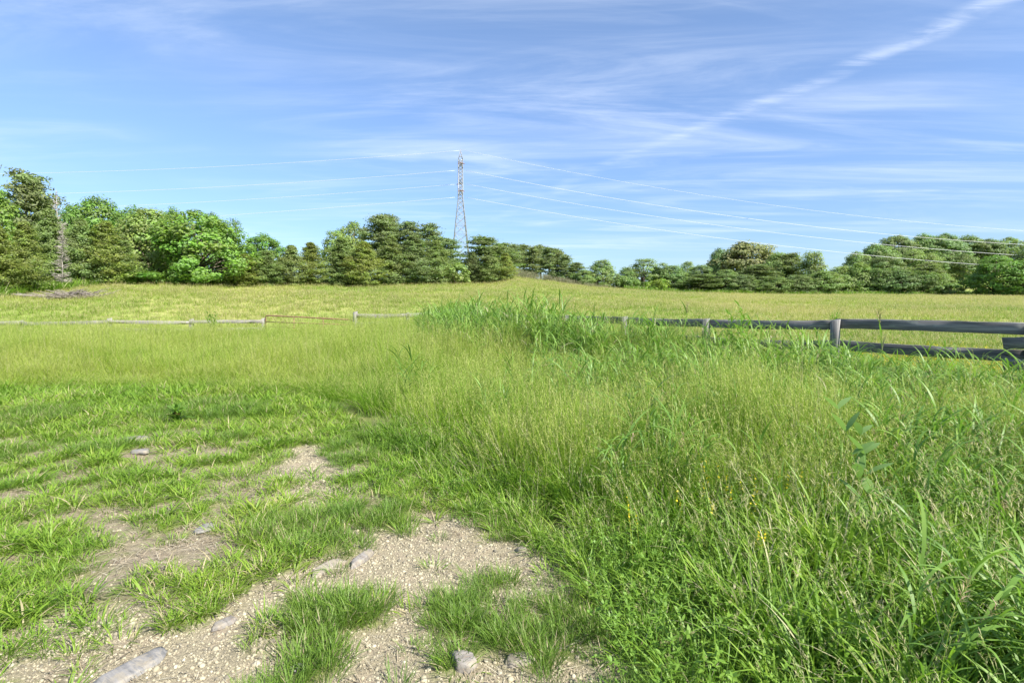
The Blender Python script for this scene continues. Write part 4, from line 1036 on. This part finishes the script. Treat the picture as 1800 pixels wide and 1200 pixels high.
# brush pile
bp_ = G(128, 46); mb = MB()
bt = empty('brush_pile', bp_, 0, 'tangled pile of grey fallen branches under the left cedars', 'brush pile')
for i in range(260):
    s = Vector((random.gauss(0, 1.5), random.gauss(0, .5), random.uniform(0, .55))); s.x = max(-3.4, min(3.6, s.x)); s.z *= max(.2, 1 - abs(s.x) / 4); a = random.gauss(0, .6) + (math.pi if random.random() < .5 else 0)
    L_ = random.uniform(.5, 1.6); e = s + Vector((math.cos(a), math.sin(a), random.uniform(-.1, .45))) * L_
    mb.tube([s, s.lerp(e, .5) + Vector((0, 0, random.uniform(-.08, .12))), e], [.035, .025, .01], 4)
mb.build('branches', M['drybranch'], bt)
mb = MB(); mb.tube([(-1.4, 0, .25), (0, .1, .2), (1.3, .15, .12)], [.14, .12, .09], 8)
lo = mb.build('fallen_log', M['deadwood'], None, G(52, 46)); tag(lo, 'pale fallen log lying left of the brush pile', 'log')
# stones
def stone(loc, sx, sy, sz_, mat, label, rz=0.0, tilt=(0, 0), flat=.5, sink=.3):
    """broken, faceted lump: a ball cut by random planes"""
    n1, n2 = 22, 34; V = []
    pn = nrm(rng.normal(size=(17, 3))); ph_ = U(.62, .95, 17)
    pn = np.concatenate([pn, [[.05, .05, 1], [0, 0, -1]], nrm(np.array([[1, .2, .2], [-1, -.1, .2], [.25, 1, .2], [-.3, -1, .2]]) + U(-.15, .15, (4, 3)))]); ph_ = np.concatenate([ph_, [.6, .8], U(.58, .75, 4)])
    for i in range(1, n1):
        ph = math.pi * i / n1
        for j in range(n2):
            q = 2 * math.pi * (j + .5 * (i % 2)) / n2
            d = np.array([math.sin(ph) * math.cos(q), math.sin(ph) * math.sin(q), math.cos(ph)])
            dp = pn @ d; k = min(1.15, np.min(np.where(dp > .05, ph_ / np.maximum(dp, .05), 9)))
            k *= 1 + random.uniform(-.02, .02)
            V.append((d[0] * sx * k, d[1] * sy * k, d[2] * sz_ * k))
    V += [(0, 0, sz_ * .7), (0, 0, -sz_ * .8)]; c0 = (n1 - 1) * n2
    q4 = [(i * n2 + j, (i + 1) * n2 + j, (i + 1) * n2 + (j + 1) % n2, i * n2 + (j + 1) % n2) for i in range(n1 - 2) for j in range(n2)]
    t3 = [(c0, j, (j + 1) % n2) for j in range(n2)] + [(c0 + 1, (n1 - 2) * n2 + (j + 1) % n2, (n1 - 2) * n2 + j) for j in range(n2)]
    o = link('stone', mesh_np('stone', np.array(V), [np.array(q4), np.array(t3)], None, M[mat], False))
    o.location = (loc.x, loc.y, loc.z - .01 + sz_ * (.7 - 1.4 * sink)); o.rotation_euler = (tilt[0], tilt[1], rz); tag(o, label, 'stone')
def gpx(px, py): return G(px, EYE * 1000 / (py - 540))
stone(gpx(222, 1188), .1, .24, .03, 'slate', 'long blue-grey slate slab with pale streaks at bottom left', -.5, (.0, .05), .45, .46)
stone(gpx(815, 1168), .07, .085, .05, 'rock', 'rounded grey-brown rock at the bottom edge among gravel', .3, (.2, 0), .6, .3)
stone(gpx(237, 778), .22, .14, .08, 'rock', 'largest lichened grey stone on the left turf', .2, (0, 0), .6, .3)
stone(gpx(248, 797), .14, .09, .05, 'slate', 'dark flat stone just below the largest lichened stone', .0, (0, 0), .5, .3)
stone(gpx(362, 926), .08, .13, .03, 'slate', 'thin pale slate flake on bare soil left of the dirt track', -.4, (0, 0), .45, .35)
stone(gpx(395, 1098), .045, .09, .02, 'rock', 'small dark flake set in the gravel above the slate slab', -.6, (0, 0), .5, .4)
stone(gpx(575, 1000), .06, .2, .04, 'palerock', 'tan bedrock sliver in the gravel, left of the grey ridge', -.5, (0, .1), .45, .45)
stone(gpx(635, 985), .05, .18, .05, 'rock', 'grey bedrock ridge showing through the middle of the gravel', -.35, (0, .15), .45, .45)
stone(gpx(917, 966), .05, .04, .03, 'palerock', 'small white stone at the right end of the gravel', 0, (0, 0), .7, .3)
stone(gpx(915, 1160), .1, .06, .03, 'palerock', 'flat tan stone in the gravel right of the rounded rock', .3, (0, 0), .5, .4)
stone(gpx(520, 1180), .05, .05, .03, 'slate', 'small grey stone in the gravel near the bottom centre', .7, (0, 0), .6, .4)

# ------------------------------------------------------------------ sky, sun, camera
SUN_EL = R(42); sdir = Vector((.76, -.65, 0)).normalized()
w = bpy.data.worlds.new('World'); scn.world = w; w.use_nodes = True
t = NT(w.node_tree); t.N.clear()
wo = t.n('ShaderNodeOutputWorld'); bg = t.n('ShaderNodeBackground', {'Strength': .095})
sky = t.n('ShaderNodeTexSky', sky_type='NISHITA'); sky.sun_disc = False; sky.sun_elevation = SUN_EL
sky.sun_rotation = math.atan2(sdir.x, sdir.y); sky.air_density = 1.0; sky.dust_density = .6; sky.ozone_density = 2.2
tc = t.n('ShaderNodeTexCoord').outputs['Generated']
sx_ = t.n('ShaderNodeSeparateXYZ', {0: tc})
zc_ = t.math('ADD', t.math('MAXIMUM', sx_.outputs[2], 0.0), .06)
pl = t.n('ShaderNodeCombineXYZ', {0: t.math('DIVIDE', sx_.outputs[0], zc_), 1: t.math('DIVIDE', sx_.outputs[1], zc_), 2: 0.0}).outputs[0]
def streaks(rot, sc, seed, dist=1.2):
    mp = t.n('ShaderNodeMapping', {'Vector': pl, 'Rotation': (0, 0, rot), 'Scale': sc, 'Location': (seed, seed * .7, 0)}).outputs[0]
    nd = t.n('ShaderNodeTexNoise', {'Vector': mp, 'Scale': 1.0, 'Detail': 9, 'Roughness': .62, 'Distortion': dist}); return nd.outputs[0]
a1 = t.mr(streaks(R(63), (.35, 1.5, 1), 3.1), .42, .76)
a2 = t.mr(streaks(R(50), (.5, 2.2, 1), 9.4, 1.6), .44, .78)
a3 = t.mr(t.noise(t.n('ShaderNodeMapping', {'Vector': pl, 'Scale': (.4, .4, 1), 'Location': (2.2, 5, 0)}).outputs[0], 1.0, 4), .3, .62)
# the long streak high on the right: distance from its line in the cloud layer
nv = Vector((1.44, .72, 0)).normalized()
ln_ = t.n('ShaderNodeVectorMath', {0: pl, 1: (nv.x, nv.y, 0)}, operation='DOT_PRODUCT').outputs['Value']
wob = t.math('MULTIPLY', t.math('SUBTRACT', streaks(R(63), (.6, .6, 1), 1.3, .5), .5), .45)
STREAK = nv.x * .74 + nv.y * 2.85
dl = t.math('ABSOLUTE', t.math('SUBTRACT', t.math('ADD', ln_, wob), STREAK))
st1 = t.math('MULTIPLY', t.math('MULTIPLY', t.mr(dl, .0, .085, 1, 0), t.mr(sx_.outputs[2], .2, .42, .25, 1)), t.mr(streaks(R(63), (1.6, 8, 1), 5.5), .36, .66))
cl = t.math('ADD', t.math('MULTIPLY', t.math('MULTIPLY', a1, a3), .36), t.math('MULTIPLY', t.math('MULTIPLY', a2, a3), .3))
cl = t.math('ADD', cl, t.math('MULTIPLY', st1, .38))
cl = t.math('MULTIPLY', t.math('MINIMUM', cl, .85), t.mr(sx_.outputs[2], .02, .16))
skc = t.n('ShaderNodeHueSaturation', {'Hue': .5075, 'Saturation': 1.08, 'Value': 1.0, 'Color': sky.outputs[0]}).outputs[0]
lum = t.ramp(sx_.outputs[2], [(0, (.54, .63, .76)), (.12, (.64, .71, .82)), (.28, (.86, .89, .94)), (.5, (1.12, 1.08, 1.0))])
skc = t.mix(1.0, skc, lum, 'MULTIPLY')
fin = t.mix(cl, skc, (5.2, 5.6, 6.2, 1))
t.L.new(fin, bg.inputs[0]); t.L.new(bg.outputs[0], wo.inputs[0])
sl = bpy.data.lights.new('sun', 'SUN'); sl.energy = 4.4; sl.angle = R(.5); sl.color = (1, .95, .87)
so = bpy.data.objects.new('sun', sl); COL.objects.link(so)
dv = Vector((sdir.x * math.cos(SUN_EL), sdir.y * math.cos(SUN_EL), math.sin(SUN_EL)))
so.rotation_euler = dv.to_track_quat('Z', 'Y').to_euler(); so.location = (30, -20, 40)
cam = bpy.data.cameras.new('camera'); co_ = bpy.data.objects.new('camera', cam); COL.objects.link(co_)
cam.sensor_width = 36; cam.lens = 20.0; cam.shift_y = -60 / 1800; cam.clip_end = 4000; cam.clip_start = .05
co_.location = (0, 0, EYE); co_.rotation_euler = (R(90), 0, 0)
scn.camera = co_
vs = scn.view_settings; vs.view_transform = 'Standard'; vs.look = 'None'; vs.gamma = 1; vs.exposure = 1.3
scn.render.engine = 'CYCLES'
scn.cycles.max_bounces = 6; scn.cycles.transmission_bounces = 4; scn.cycles.transparent_max_bounces = 4; scn.cycles.diffuse_bounces = 3
